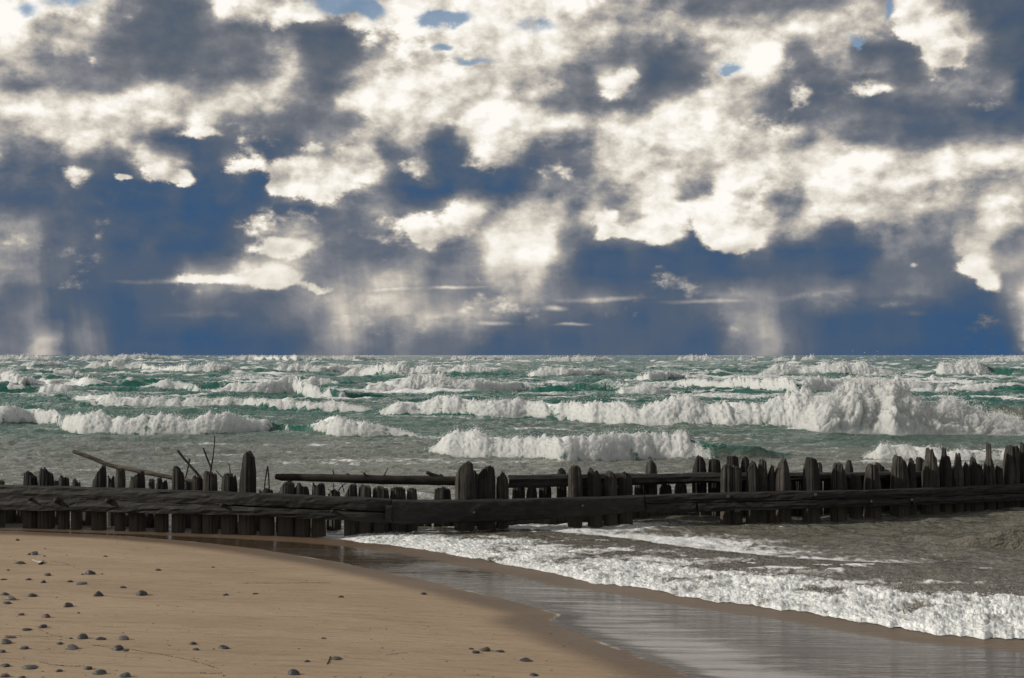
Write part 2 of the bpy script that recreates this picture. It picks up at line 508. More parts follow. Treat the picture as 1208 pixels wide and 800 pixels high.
def make_sand():
    m, g, out = new_mat('beach_sand')
    pos = position(g)
    wet = g.attr('wet'); film = g.attr('film'); scum_sheen = g.attr('scum_sheen')
    # broad tone patches, wind streaks, single grains
    big = g.noise(g.mapping(pos, scale=(0.35, 1.0, 1.0)), 1.3, 5.0, 0.55)
    streak = g.noise(g.mapping(pos, rot=(0, 0, R(-6)), scale=(0.8, 6.0, 1.0)), 2.6, 6.0, 0.6)
    grain = g.noise(pos, 160.0, 2.0, 0.7)
    dark = g.noise(pos, 60.0, 2.0, 0.5)
    dry = g.mix(g.step(big, 0.3, 0.7), SAND_A, SAND_B)
    dry = g.mix(g.step(streak, 0.48, 0.72) * 0.5, dry, SAND_DARK)
    dry = g.mix(g.step(dark, 0.62, 0.74) * 0.5, dry, SAND_DARK)
    dry = g.mix(g.step(grain, 0.35, 0.65) * 0.25, dry, (0.36, 0.29, 0.21))
    wsand = g.mix(g.step(big, 0.3, 0.7), (0.118, 0.080, 0.048), (0.150, 0.104, 0.064))
    wn = wet + (big - 0.5) * 0.25
    col = g.mix(g.step(wn, 0.15, 0.85), dry, wsand)
    # thin sheet of backwash: froth streaks along the flow, also painting its pale sheen
    flow = g.mapping(pos, rot=(0, 0, R(-38)), scale=(0.55, 5.5, 1.0))
    fs = g.noise(flow, 1.7, 6.0, 0.62, dist=0.3)
    fm = g.step(scum_sheen * 1.2 + (fs - 0.5) * 1.5, 0.45, 1.0)
    col = g.mix(fm * 0.8, col, (0.52, 0.50, 0.47))
    lump = g.noise(g.mapping(pos, scale=(1.0, 2.2, 1.0)), 9.0, 4.0, 0.6)
    relief = streak * 1.2 + grain * 0.16 + big * 0.8 + lump * 0.35
    n_dry = bump(g, relief, 0.8, 0.03)
    rip = g.noise(g.mapping(pos, rot=(0, 0, R(-30)), scale=(0.9, 2.2, 1.0)), 3.0, 6.0, 0.62, dist=0.9)
    n_wet = bump(g, fs * 1.5 + rip * 0.9, g.step(big, 0.35, 0.62, 0.25, 0.8), 0.013)
    sh_d = principled(g, Base_Color=col, Roughness=g.step(wn, 0.1, 0.9, 0.9, 0.42), IOR=1.4, Normal=n_dry)
    under = g.mix(fm, (0.058, 0.043, 0.029), (0.30, 0.29, 0.275))
    sh_w = principled(g, Base_Color=under, Roughness=0.08, IOR=1.36, Normal=n_wet)
    mx = g.n('ShaderNodeMixShader')
    g.put(mx.inputs[0], g.step(film + (fs - 0.5) * 0.35, 0.35, 0.65))
    g.t.links.new(sh_d.outputs[0], mx.inputs[1]); g.t.links.new(sh_w.outputs[0], mx.inputs[2])
    g.t.links.new(mx.outputs[0], out.inputs[0])
    return m
SAND_A = (0.288, 0.212, 0.138)
SAND_B = (0.352, 0.264, 0.176)
SAND_DARK = (0.140, 0.100, 0.066)
M_SAND = make_sand()

def make_wood(name, a, b, axis, rough=0.75, scale=1.0):
    m, g, out = new_mat(name)
    tc = g.n('ShaderNodeTexCoord')
    p = E(g, tc.outputs['Object'])
    sc = {'z': (14, 14, 1.1), 'x': (1.1, 14, 14)}[axis]
    n1 = g.noise(g.mapping(p, scale=tuple(v * scale for v in sc)), 1.6, 6.0, 0.65, dist=0.6)
    n2 = g.noise(p, 5.0, 4.0, 0.6)
    col = g.mix(g.step(n1, 0.35, 0.66), a, b)
    col = g.mix(g.step(n2, 0.42, 0.7) * 0.6, col, tuple(v * 0.45 for v in a))
    if axis == 'z':                                     # feet paler towards the bottom
        wz_ = g.sep(position(g))[2]
        foot = g.step(wz_ + (n2 - 0.5) * 0.22, 0.30, 0.16)
        col = g.mix(foot * 0.8, col, g.mix(n1, (0.040, 0.034, 0.027), (0.105, 0.092, 0.074)))
    pr = principled(g, Base_Color=col, Roughness=rough, IOR=1.4, Normal=bump(g, n1 + n2 * 0.3, 0.9, 0.02))
    g.t.links.new(pr.outputs[0], out.inputs[0])
    return m
M_PILE = make_wood('wet_black_piling', (0.008, 0.0072, 0.0066), (0.027, 0.0245, 0.022), 'z')
M_GREYPILE = make_wood('weathered_piling', (0.014, 0.0125, 0.011), (0.066, 0.059, 0.051), 'z')
M_BEAM = make_wood('wet_black_beam', (0.009, 0.0085, 0.008), (0.024, 0.022, 0.020), 'x', 0.7)
M_DRIFT = make_wood('bleached_driftwood', (0.035, 0.028, 0.024), (0.13, 0.105, 0.088), 'x', 0.85)
M_TWIG = make_wood('dark_twig', (0.014, 0.011, 0.010), (0.036, 0.029, 0.024), 'x', 0.85)

def make_iron():
    m, g, out = new_mat('rusty_bolt')
    pos = position(g)
    n = g.noise(pos, 60.0, 4.0, 0.6)
    c = g.mix(g.step(n, 0.35, 0.65), (0.018, 0.013, 0.011), (0.040, 0.027, 0.020))
    p = principled(g, Base_Color=c, Roughness=0.8, Metallic=0.3)
    g.t.links.new(p.outputs[0], out.inputs[0])
    return m
M_IRON = make_iron()

def make_stone(name, a, b, rough=0.6):
    m, g, out = new_mat(name)
    tc = g.n('ShaderNodeTexCoord')
    oi = g.n('ShaderNodeObjectInfo')
    p = g.vm('ADD', E(g, tc.outputs['Object']), g.vm('SCALE', (7.0, 3.0, 5.0), E(g, oi.outputs['Random'])))
    n = g.noise(p, 22.0, 5.0, 0.6)
    n2 = g.noise(p, 120.0, 3.0, 0.6)
    c = g.mix(g.step(n, 0.32, 0.68), a, b)
    c = g.mix(g.step(n2, 0.6, 0.7) * 0.5, c, tuple(min(1.0, v * 1.9) for v in b))
    pr = principled(g, Base_Color=c, Roughness=rough, IOR=1.5, Normal=bump(g, n + n2 * 0.3, 0.35, 0.004))
    g.t.links.new(pr.outputs[0], out.inputs[0])
    return m
STONES = {
    'dark': make_stone('dark_basalt_stone', (0.020, 0.018, 0.017), (0.040, 0.036, 0.033)),
    'blue': make_stone('dark_blue_stone', (0.022, 0.024, 0.028), (0.042, 0.045, 0.050)),
    'green': make_stone('grey_green_stone', (0.040, 0.045, 0.039), (0.078, 0.084, 0.072)),
    'red': make_stone('red_brown_stone', (0.042, 0.022, 0.017), (0.075, 0.042, 0.032)),
    'brown': make_stone('brown_stone', (0.050, 0.036, 0.026), (0.095, 0.068, 0.048)),
    'grey': make_stone('grey_stone', (0.075, 0.068, 0.063), (0.14, 0.125, 0.115)),
    'pale': make_stone('pale_shell_stone', (0.20, 0.18, 0.155), (0.36, 0.33, 0.29)),
}

# ================================================================== SHORE CURVES
# edge of the smooth damp sand (D) and front lip of the last wash of foam (W)
D_PX = [(-400, 616), (-150, 620), (0, 626.5), (60, 629), (150, 633), (230, 640), (300, 648), (400, 664.5), (500, 686), (560, 700), (610, 713), (655, 725), (648, 730), (640, 735), (690, 753), (740, 772), (800, 796), (900, 850), (1100, 1000)]
W_PX = [(-400, 610), (0, 621), (150, 625.5), (300, 631), (360, 634.5), (410, 638), (450, 642), (500, 648), (540, 655), (600, 667), (650, 676), (700, 687), (760, 694), (800, 702), (850, 709), (900, 716), (950, 722), (1000, 731), (1060, 741), (1100, 747), (1150, 750), (1208, 755), (1350, 775), (1600, 815)]
def world_curve(px, z):
    return np.array([at(x, y, z)[:2] for x, y in px])
D_C = world_curve(D_PX, 0.035)
W_C = world_curve(W_PX, 0.0)

def signed_dist(P, C):
    """distance to polyline C; positive on the beach side (to the right when walking +x means smaller Y)"""
    best = np.full(len(P), 1e9); sgn = np.ones(len(P))
    for a, b in zip(C[:-1], C[1:]):
        ab = b - a
        L2 = (ab ** 2).sum()
        t = np.clip(((P - a) @ ab) / L2, 0, 1)
        q = a + t[:, None] * ab
        dv = P - q
        dd = np.hypot(dv[:, 0], dv[:, 1])
        side = ab[0] * dv[:, 1] - ab[1] * dv[:, 0]      # >0 left of travel = seaward
        upd = dd < best - 1e-9
        best = np.where(upd, dd, best)
        sgn = np.where(upd, np.where(side > 0, -1.0, 1.0), sgn)
    return best * sgn

def sand_height(x, y, fine=True):
    P = np.stack([np.ravel(x), np.ravel(y)], -1).astype(float)
    dD = signed_dist(P, D_C); dW = signed_dist(P, W_C)
    inland = 0.035 + 0.30 * (1 - np.exp(-np.maximum(dD, 0) * 0.16)) + 0.006 * np.maximum(dD, 0)
    mid = 0.035 * np.clip(dW / (np.abs(dW) + np.abs(dD) + 1e-6), 0, 1)
    sea_ = np.maximum(0.10 * dW, -1.2)
    z = np.where(dD > 0, inland, np.where(dW > 0, mid, sea_))
    if fine:
        k = sstep(dD, 0.0, 0.8)
        z = z + k * (0.016 * fbm(P[:, 0] * 0.5, P[:, 1] * 1.3, 3) + 0.0035 * fbm(P[:, 0] * 2.0, P[:, 1] * 7.0, 3))
    return z, dD, dW

# ------------------------------------------------------------------ sand sheet
def axis(lo, hi, a, b, step, g=1.18):
    mid = list(np.arange(a, b, step))
    left, s, v = [], step, a
    while v > lo:
        s *= g; v -= s; left.append(v)
    right, s, v = [], step, mid[-1]
    while v < hi:
        s *= g; v += s; right.append(v)
    return np.array(left[::-1] + mid + right)
xs = axis(-90, 90, -7.5, 6.5, 0.036)
ys = axis(-40, 70, 7.2, 17.2, 0.036)
XX, YY = np.meshgrid(xs, ys, indexing='ij')
ZZ, dD, dW = sand_height(XX, YY)
wet = 1.0 - sstep(dD + 0.06 * pn(XX.ravel() * 1.7, YY.ravel() * 1.7), -0.02, 0.75)
film = sstep(-dD + 0.02 * pn(XX.ravel() * 3, YY.ravel() * 3), 0.0, 0.10) * (1 - sstep(-dW, -0.75, -0.25) * 0.75)
film = np.where(dW < 0, 0.3, film)
rightness = sstep(XX.ravel(), -2.0, 1.5)
scum_sheen = (np.exp(-((dD + 0.03) / 0.03) ** 2) * (0.4 + 0.5 * fbm(XX.ravel() * 1.3, YY.ravel() * 1.3, 3)) + sstep(-dD, 0.0, 0.3) * (1 - sstep(-dD, 0.5, 1.6)) * 0.70 * rightness)  # froth line at the edge; the wider pale band paints the film's sheen
scum_sheen = np.where(dW < 0.05, 0.0, scum_sheen)
V = np.stack([XX.ravel(), YY.ravel(), ZZ], -1)
sand = mesh_obj('sand', V, grid_faces(len(xs), len(ys), flip=True), M_SAND, attrs={'wet': wet, 'film': film, 'scum_sheen': scum_sheen})
tag(sand, kind='structure')

# ================================================================== THE SEA
rows = np.concatenate([np.arange(0.12, 8, 0.25), np.arange(8, 60, 0.2), np.arange(60, 130, 0.36), np.arange(130, 350, 0.5)])
RY = (CAM_H * F / rows)[::-1].copy()                      # near -> far
ucore = np.arange(-0.45, 0.45, 0.00118)
uo = 0.45 + np.cumsum(0.0016 * 1.14 ** np.arange(44))
U = np.concatenate([-uo[::-1], ucore, uo[uo > 0.4505]])
YYs, UU = np.meshgrid(RY, U, indexing='ij')
XXs = UU * YYs

# breakers: photograph pixels along the foot of each wave  (x, foot y, crest y, foam 0..1)
BREAKERS = [
    # nearest rows
    [(488, 533, 529, 0), (505, 535, 518, 1), (530, 537, 511, 1), (580, 539, 514, 1), (630, 541, 516, 1), (665, 544, 517, 1), (700, 543, 516, 1), (740, 541, 513, 1), (775, 540, 510, .9), (805, 541, 514, .6), (840, 542, 521, .42), (880, 541, 527, .32), (915, 539, 529, 0.1), (960, 537, 533, 0)],
    [(1000, 541, 538, 0), (1016, 542, 534, .8), (1040, 543, 527, 1), (1065, 543, 526, 1), (1090, 544, 529, .9), (1140, 545, 532, .8), (1208, 546, 533, .8), (1260, 546, 538, .3), (1300, 546, 545, 0)],
    [(-120, 497, 484, .8), (-40, 499, 482, 1), (0, 500, 481, 1), (40, 499, 481, 1), (62, 500, 486, .55), (80, 508, 491, .6), (100, 510, 488, 1), (150, 511, 491, 1), (200, 511, 492, 1), (250, 511, 491, 1), (300, 509, 494, .9), (330, 508, 500, .3), (355, 510, 502, .15), (372, 514, 497, .9), (400, 516, 496, 1), (430, 516, 500, 1), (470, 516, 504, .9), (505, 517, 508, .6), (530, 517, 513, 0)],
    # the long breaker and its run to the big burst
    [(425, 492, 488, 0), (438, 492, 483, .9), (450, 493, 472, 1), (466, 494, 467, 1), (490, 494, 472, 1), (530, 495, 474, 1), (580, 496, 475, 1), (620, 496, 474, 1), (665, 498, 478, 1), (700, 501, 477, 1), (760, 503, 475, 1), (820, 504, 474, 1), (870, 505, 471, 1), (915, 506, 468, 1), (945, 507, 470, .9), (985, 508, 470, .9), (1040, 508, 480, .8), (1080, 508, 496, .3)],
    [(75, 481, 474, .3), (100, 482, 470, .9), (150, 483, 468, 1), (190, 483, 470, 1), (230, 483, 469, 1), (280, 483, 471, .9), (330, 485, 473, .9), (380, 486, 475, .9), (430, 487, 478, .7), (460, 487, 484, 0)],
    [(150, 463, 457, .3), (165, 464, 454, .9), (190, 464, 450, 1), (215, 464, 453, .9), (240, 466, 459, .5), (255, 468, 461, .9), (280, 468, 453, 1), (310, 468, 451, 1), (345, 467, 448, .8), (370, 470, 454, .5), (400, 472, 459, .4), (440, 471, 463, 0.3), (480, 470, 466, 0)],
    [(450, 463, 459, 0), (464, 464, 455, .9), (480, 464, 446, 1), (490, 464, 443, 1), (520, 464, 446, 1), (560, 464, 449, 1), (590, 463, 451, 1), (620, 462, 454, .9), (650, 461, 457, .6), (690, 460, 458, 0)],
    [(-60, 458, 441, .9), (0, 460, 440, 1), (25, 461, 443, .8), (45, 458, 446, .4), (58, 459, 450, .9), (80, 458, 448, 1), (105, 459, 448, 1), (128, 459, 451, .8), (150, 459, 456, 0)],
    # right-hand rows behind the burst
    [(780, 456, 444, .9), (800, 457, 441, 1), (830, 459, 444, 1), (860, 462, 447, 1), (900, 465, 449, 1), (940, 467, 449, 1), (980, 466, 449, 1), (1030, 464, 449, 1), (1070, 464, 450, .9), (1100, 464, 453, .6), (1150, 463, 454, .6), (1208, 463, 453, .7), (1280, 462, 456, .3)],
    [(885, 445, 441, .3), (897, 446, 436, .9), (915, 446, 433, 1), (950, 446, 433, 1), (980, 446, 430, 1), (992, 446, 426, 1), (1010, 446, 430, 1), (1040, 446, 434, .9), (1062, 446, 438, .4), (1090, 446, 443, 0)],
    [(720, 466, 461, .3), (735, 467, 459, .9), (755, 467, 455, 1), (775, 467, 457, .9), (795, 466, 461, .5), (830, 466, 464, 0)],
    [(745, 452, 444, .8), (765, 453, 440, 1), (785, 452, 439, 1), (810, 451, 443, .8), (830, 450, 447, 0)],
    [(1080, 446, 443, 0), (1100, 446, 436, .2), (1125, 446, 430, .75), (1145, 446, 429, .8), (1170, 446, 432, .25), (1208, 447, 434, .2), (1260, 447, 441, 0)],
    [(1130, 497, 487, 0), (1160, 497, 480, 0.05), (1190, 497, 477, 0.1), (1230, 497, 476, .1), (1300, 497, 480, 0)],
    # far rows
    [(395, 446, 440, .5), (420, 446, 434, 1), (470, 447, 433, 1), (520, 447, 434, 1), (570, 447, 434, .8), (600, 447, 434, .3), (625, 447, 442, 0)],
    [(615, 447, 443, .4), (630, 448, 439, 1), (645, 448, 433, 1), (670, 448, 435, 1), (700, 446, 437, 1), (725, 445, 440, .7), (745, 445, 443, 0)],
    [(312, 443, 439, .4), (325, 443, 433, 1), (345, 443, 429, 1), (380, 443, 431, 1), (420, 442, 433, .9), (450, 442, 438, .2)],
    [(85, 438, 434, .3), (100, 438, 428, .9), (130, 438, 426, 1), (165, 438, 429, .7), (185, 440, 434, .9), (220, 442, 431, 1), (260, 442, 431, .9), (300, 441, 436, .3)],
    [(20, 435, 430, .8), (45, 435, 427, 1), (70, 434, 428, .5), (90, 434, 431, 0)],
    [(640, 428, 424, .6), (665, 428, 421.5, .9), (700, 428, 422, .9), (730, 427, 423.5, .4)],
    [(-60, 426, 421, .8), (-10, 426, 420.5, .9), (30, 426, 420, .9), (70, 426, 421.5, .3), (120, 426, 421, .8), (160, 426, 419.5, .9), (200, 425, 420, .8), (240, 425, 421, .3)],
    [(250, 426, 422, .3), (300, 426, 420.5, .8), (350, 427, 421, .6), (390, 426, 421.5, .7), (420, 426, 421, .8), (470, 425, 421, .4)],
    [(500, 426, 422, .3), (560, 426, 421, .5), (590, 425, 421.5, .7), (620, 425, 422, .2)],
    [(780, 427, 423, .2), (820, 427, 421, .6), (860, 427, 422, .3), (910, 427, 422, .3), (950, 427, 421, .5), (990, 427, 422.5, .2)],
    [(1150, 429, 424, .4), (1190, 429, 422, .7), (1240, 429, 423, .5)],
    # smooth grey swell breaking beside the end of the piles
    [(1085, 640, 637, 0), (1120, 642, 635, 0.1), (1150, 643, 629, .16), (1180, 643, 623, .14), (1208, 643, 619, .145), (1260, 643, 616, .145), (1330, 642, 616, .145), (1400, 640, 634, 0)],
]
# scattered whitecaps further out
for i in range(320):
    px = rng.uniform(-90, 1300); py = 419 + 5.0 + 42 * rng.random() ** 1.5
    hgt = (py - 419) * rng.uniform(0.08, 0.27) + 0.6
    wd = rng.uniform(16, 80) * (0.4 + (py - 419) / 45)
    f = rng.uniform(0.35, 1.0) if i % 5 < 3 else 0.04
    BREAKERS.append([(px - wd, py - hgt * .1, py - hgt * .25, 0), (px - wd * .5, py, py - hgt * .8, f), (px, py, py - hgt, f), (px + wd * .6, py, py - hgt * .7, f * .8), (px + wd * 1.3, py - hgt * .1, py - hgt * .25, 0)])

def sinterp(x, xp, fp):
    """interpolation with eased steps, so crests have no corners"""
    i = np.clip(np.searchsorted(xp, x) - 1, 0, len(xp) - 2)
    t = np.clip((x - xp[i]) / (xp[i + 1] - xp[i]), 0, 1)
    t = 0.35 * t + 0.65 * t * t * (3 - 2 * t)
    return fp[i] + (fp[i + 1] - fp[i]) * t

def breaker_cols(b, u):
    b = np.array(b, float)
    ub = u_of(b[:, 0])
    yb = sinterp(u, ub, b[:, 1]); yc = sinterp(u, ub, b[:, 2]); fo = sinterp(u, ub, b[:, 3])
    Yb = y_of(yb)
    # crest stands 0.7 H behind the foot
    H = (yb - yc) * Yb / F
    for _ in range(3):
        Yc = Yb + 0.7 * H
        H = CAM_H - (yc - HORIZ) * Yc / F
    H = np.maximum(H, 0.0)
    sd = b[0, 0] * 0.61 + b[0, 1] * 0.77
    xw = u * Yb
    Hm = max(float(H.max()), 0.05)
    wob = fbm(xw / (2.6 * Hm + .2) + sd, xw * 0 + sd, 2, 0.5)
    wob2 = fbm(xw / (1.5 * Hm + .15) - sd, xw * 0 + sd * 2, 3, 0.5)
    ln = ub[-1] - ub[0]
    tap = sstep(u, ub[0], ub[0] + 0.13 * ln) * sstep(-u, -ub[-1], -ub[-1] + 0.16 * ln)
    H = H * (0.25 + 0.75 * tap)
    return ub[0], ub[-1], Yb + 0.40 * H * wob, H * (1 + 0.46 * wob2), fo * (0.6 + 0.4 * tap)

amp = np.interp(YYs, [8, 14, 20, 32, 50, 90, 160, 400, 2000, 30000], [.010, .018, .05, .10, .24, .46, .66, .85, 1.1, 1.5])
wx_ = fbm(XXs * 0.03, YYs * 0.05, 2) * 4.0
def ridge(sx, sy, o):
    q = pn(XXs / sx + o, (YYs + wx_) / sy + o * 1.7)
    return 1.0 - np.minimum(np.abs(q) * 2.4, 1.0)
z = amp * (0.95 * ridge(19.0, 8.0, 3.1) ** 1.6 + 0.5 * ridge(8.0, 3.6, 8.4) ** 1.4 - 0.45)
chop = np.interp(YYs, [8, 14, 17, 30, 60, 200], [.026, .046, .060, .085, .13, .18])
z += chop * (fbm(XXs / 1.6, YYs / 0.75, 4, 0.55) + 0.55 * fbm(XXs / 0.55, YYs / 0.20, 3, 0.6))
crest_w = ridge(19.0, 8.0, 3.1)
face_glow = np.zeros_like(z)
foam = 0.10 + 0.25 * sstep(crest_w + 0.5 * fbm(XXs * 0.12, YYs * 0.2, 3), 0.62, 1.1) * sstep(YYs, 30, 60) + 0.55 * sstep(crest_w + 0.55 * fbm(XXs * 0.10, YYs * 0.16, 3), 0.98, 1.22) * sstep(YYs, 36, 60)
foam += 0.22 * sstep(fbm(XXs / 7.0, YYs / 1.7, 4), 0.0, 0.5) * (1 - sstep(YYs, 120, 300)) * sstep(YYs, 16, 19)
foam += 0.22 * sstep(fbm(XXs / 2.2, YYs / 0.6, 3), 0.1, 0.5) * (1 - sstep(YYs, 40, 80)) * sstep(YYs, 16, 19)
for b in BREAKERS:
    u0, u1, Yb, H, fo = breaker_cols(b, U)
    idx = np.where((U > u0) & (U < u1))[0]
    if len(idx) == 0:
        continue
    c0, c1 = idx[0], idx[-1] + 1
    Yb, H, fo = Yb[c0:c1], np.maximum(H[c0:c1], 0.02), fo[c0:c1]
    r0 = np.searchsorted(RY, Yb.min() - 2.5 * H.max() - 1); r1 = np.searchsorted(RY, Yb.max() + 16 * H.max() + 1)
    sub = YYs[r0:r1, c0:c1]
    t = (sub - Yb) / H
    prof = np.where(t < 0.75, sstep(t, -0.25, 0.75), 1.0 / (1.0 + ((t - 0.75) / 3.2) ** 2))
    old = z[r0:r1, c0:c1]
    if b[0][1] < 600:
        face_glow[r0:r1, c0:c1] = np.maximum(face_glow[r0:r1, c0:c1], prof)
    z[r0:r1, c0:c1] = np.where(prof > 0.02, old * (1 - 0.7 * prof) + prof * H * 0.96, old)
    tail = np.where(t > 0.3, np.exp(-np.maximum(t - 0.3, 0) / 7.0), 0.0) * sstep(t, 0.1, 0.6)
    apron = np.exp(-((t + 0.9) / 0.8) ** 2) * 0.22
    foam[r0:r1, c0:c1] = np.maximum(foam[r0:r1, c0:c1], np.clip(fo * 1.1, 0, 1) * np.maximum(tail * 0.75, apron + 0.08))

# foam value and height around the last wash of foam on the beach
flatP = np.stack([XXs.ravel(), YYs.ravel()], -1)
nearm = (flatP[:, 1] < 19) & (np.abs(flatP[:, 0]) < 14)
dWs = np.full(len(flatP), -50.0)
dWs[nearm] = signed_dist(flatP[nearm], W_C)
dWs = dWs.reshape(XXs.shape)
band = np.interp(UU, u_of([380, 450, 560, 700, 900, 1208, 1400]), [0.5, 0.9, 1.9, 2.5, 2.2, 2.2, 2.2])
inb = sstep(UU, u_of(330), u_of(430))
foam = np.where(dWs > -8, np.maximum(foam, inb * (0.62 * (1 - sstep(-dWs / band, 0.55, 1.7)) + 0.50 * (1 - sstep(-dWs, 2.5, 5.5)) * (0.7 + 0.9 * fbm(XXs * 0.6, YYs * 1.6, 3)))), foam)
shal = sstep(-dWs, 0.0, 1.2)
z = np.where(dWs > -1.5, z * (0.25 + 0.75 * shal) - 0.015, z)
silt = np.interp(YYs, [8, 15, 19, 26, 33, 48, 80], [1.0, 0.92, 0.72, 0.52, 0.32, 0.12, 0.0])
silt = silt + np.where(YYs < 60, 0.1 * fbm(XXs / 9, YYs / 5, 2), 0)
brownface = np.exp(-((UU - u_of(1200)) / 0.045) ** 2) * np.exp(-((YYs - 43) / 3.0) ** 2)
silt = silt - 0.45 * face_glow + brownface * 0.5  # greener wave faces: light coming through them is put into the colour

Vs = np.stack([XXs, YYs, z], -1)
keep = (dWs[:-1, :-1] < 0.25)
seaf = grid_faces(len(RY), len(U), keep, flip=False)
sea = mesh_obj('lake_water', Vs, seaf, M_WATER, attrs={'foam': np.clip(foam, 0, 1), 'silt': np.clip(silt, 0, 1.2)})
tag(sea, kind='structure')

# ------------------------------------------------------------------ rolls of breaking foam
TT = np.concatenate([np.linspace(0, 0.62, 26), np.linspace(0.65, 1.0, 10)])
tt = TT
def roll(b, name='breaking_crest', label=None, lumps=1.0, big=1.0, step=1.05):
    bb = np.array(b, float)
    span = bb[-1, 0] - bb[0, 0]
    n = max(8, int(span / step))
    tt = TT if step < 1.2 else TT[[0, 3, 6, 9, 12, 15, 18, 21, 25, 27, 29, 32, 35]]
    u = u_of(np.linspace(bb[0, 0], bb[-1, 0], n))
    u0, u1, Yb, H, fo = breaker_cols(b, u)
    seed = bb[0, 0] * 0.37 + bb[0, 1] * 1.31
    Hm = max(H.max(), 0.05)
    sx = np.concatenate([[0], np.cumsum(np.hypot(np.diff(u * Yb), np.diff(Yb)))])
    # ragged presence along the crest
    rag = fo + 0.5 * fbm(sx / (1.8 * Hm + .2) + seed, sx * 0 + seed, 4, 0.6)
    pres = sstep(rag, 0.12, 0.55)
    kw = int(max(3, 1.1 * Hm / max(sx[-1] / n, 1e-4))) | 1
    kw = min(kw, (n // 3) | 1)
    ker = np.hanning(kw + 2); ker /= ker.sum()
    pres = np.convolve(np.pad(pres, len(ker) // 2, mode='edge'), ker, mode='valid')[:n]
    pres = np.clip(pres * (1 + 0.35 * fbm(sx / (0.5 * Hm + .1) - seed, sx * 0 + 2.2, 3)), 0, 1)
    S, T = np.meshgrid(sx, tt, indexing='ij')
    Hs = (H * (0.40 + 0.58 * pres))[:, None]
    k = lambda a: a[:, None]
    front = T < 0.62
    tf = np.clip(T / 0.62, 0, 1); tb = np.clip((T - 0.62) / 0.38, 0, 1)
    scal = 1 + 0.5 * pn(S / (0.7 * Hm + .1) + seed, T * 0)       # scalloped foot
    y = np.where(front, k(Yb) - 0.25 * Hs * scal + (0.95 * Hs) * tf ** 1.35, k(Yb) + 0.70 * Hs + 1.7 * Hs * tb)
    zz = np.where(front, Hs * 1.06 * np.sin(np.pi / 2 * tf ** 0.85), Hs * 1.06 * (1 - 0.62 * tb ** 1.2))
    zz = zz - 0.10 * Hs * (1 - tf) - 0.5 * Hs * tb ** 5 - k((1 - pres) * (0.10 + 0.55 * H))
    arc = np.where(front, tf * 1.3, 1.3 + tb * 1.7) * Hm
    sc = 1.5 / Hm
    lump = 0.45 * billow(S * sc + seed, arc * sc * 0.9 - seed, 4, 0.62) + 0.55 * billow(S * sc * 2.9 - seed, arc * sc * 2.6 + seed, 4, 0.72)
    lump = lump + 0.22 * fbm(S * sc * 0.6 + seed * 3, arc * sc * 0.6, 2)
    shape = (lump - 0.55) * lumps * sstep(T, 0.0, 0.12) * (1 - 0.75 * sstep(T, 0.75, 1.0)) * (0.35 + 0.65 * k(pres))
    ny = np.where(front, -0.8 * (1 - 0.6 * tf), 0.1); nz = np.where(front, 0.35 + 0.65 * tf, 1.0)
    a = 0.60 * Hs
    y = y + a * shape * ny
    zz = zz + a * shape * nz * 0.8
    # torn spray fingers along the crest
    fing = np.maximum(fbm(S * sc * 2.2 + seed * 2, T * 9.0 + seed, 5, 0.75), 0) * np.exp(-((T - 0.62) / 0.10) ** 2)
    zz = zz + 0.26 * Hs * fing * k(pres) * big
    x = k(u * Yb) * (y / k(Yb)) * 0 + k(u) * k(Yb) + 0.25 * a * shape * pn(S * sc * 1.7, arc * sc * 1.7)
    thin = np.clip(1.12 - k(pres) * 1.0 + 0.5 * fbm(S * sc * 0.8 + 9, arc * sc * 0.7, 3) + 0.55 * sstep(T, 0.78, 1.0) + 0.35 * (1 - sstep(T, 0.0, 0.08)) + (1 - sstep(T, 0.05, 0.42)) * (0.12 + 0.55 * fbm(S * sc * 1.6 + seed, T * 1.2 + seed, 3)), 0, 1)
    o = mesh_obj(name, np.stack([x, y, zz], -1), grid_faces(n, len(tt), flip=True), M_FROTH, parent=sea, attrs={'thin': thin})
    if label:
        o['label'] = label
    return x, y, zz, pres

drops = []
def spray_along(x, y, zz, pres, count, lift, back=0.5, size=(0.008, 0.022)):
    n = x.shape[0]
    ic = int(np.argmin(np.abs(tt - 0.62)))
    w = pres + 1e-6
    i = rng.choice(n, count, p=w / w.sum())
    j = np.clip(ic + rng.integers(-9, 4, count), 0, len(tt) - 1)
    h = np.maximum(zz[i, ic], 0.05)
    up = np.minimum(np.abs(rng.normal(0, 1, count)) ** 1.3, 2.4) * lift * h
    clump = 0.4 + 1.2 * np.maximum(pn(x[i, j] * 2.3, np.zeros(count) + 5), 0)
    px = x[i, j] + rng.normal(0, .06, count)
    py = y[i, j] + rng.normal(back * 0.2, .18, count) * h
    pz = zz[i, j] + up * clump
    drops.append(np.stack([px, py, pz, rng.uniform(*size, count)], -1))

for bi, b in enumerate(BREAKERS):
    if max(q[3] for q in b) < 0.15:
        continue
    x, y, zz, pres = roll(b, step=1.05 if bi < 26 else 1.5)
    H_ = zz.max()
    if bi < 25:
        d = y.mean()
        spray_along(x, y, zz, pres, int(min(2400, 6 * len(x))), 0.26, size=(0.00014 * d, 0.00036 * d))

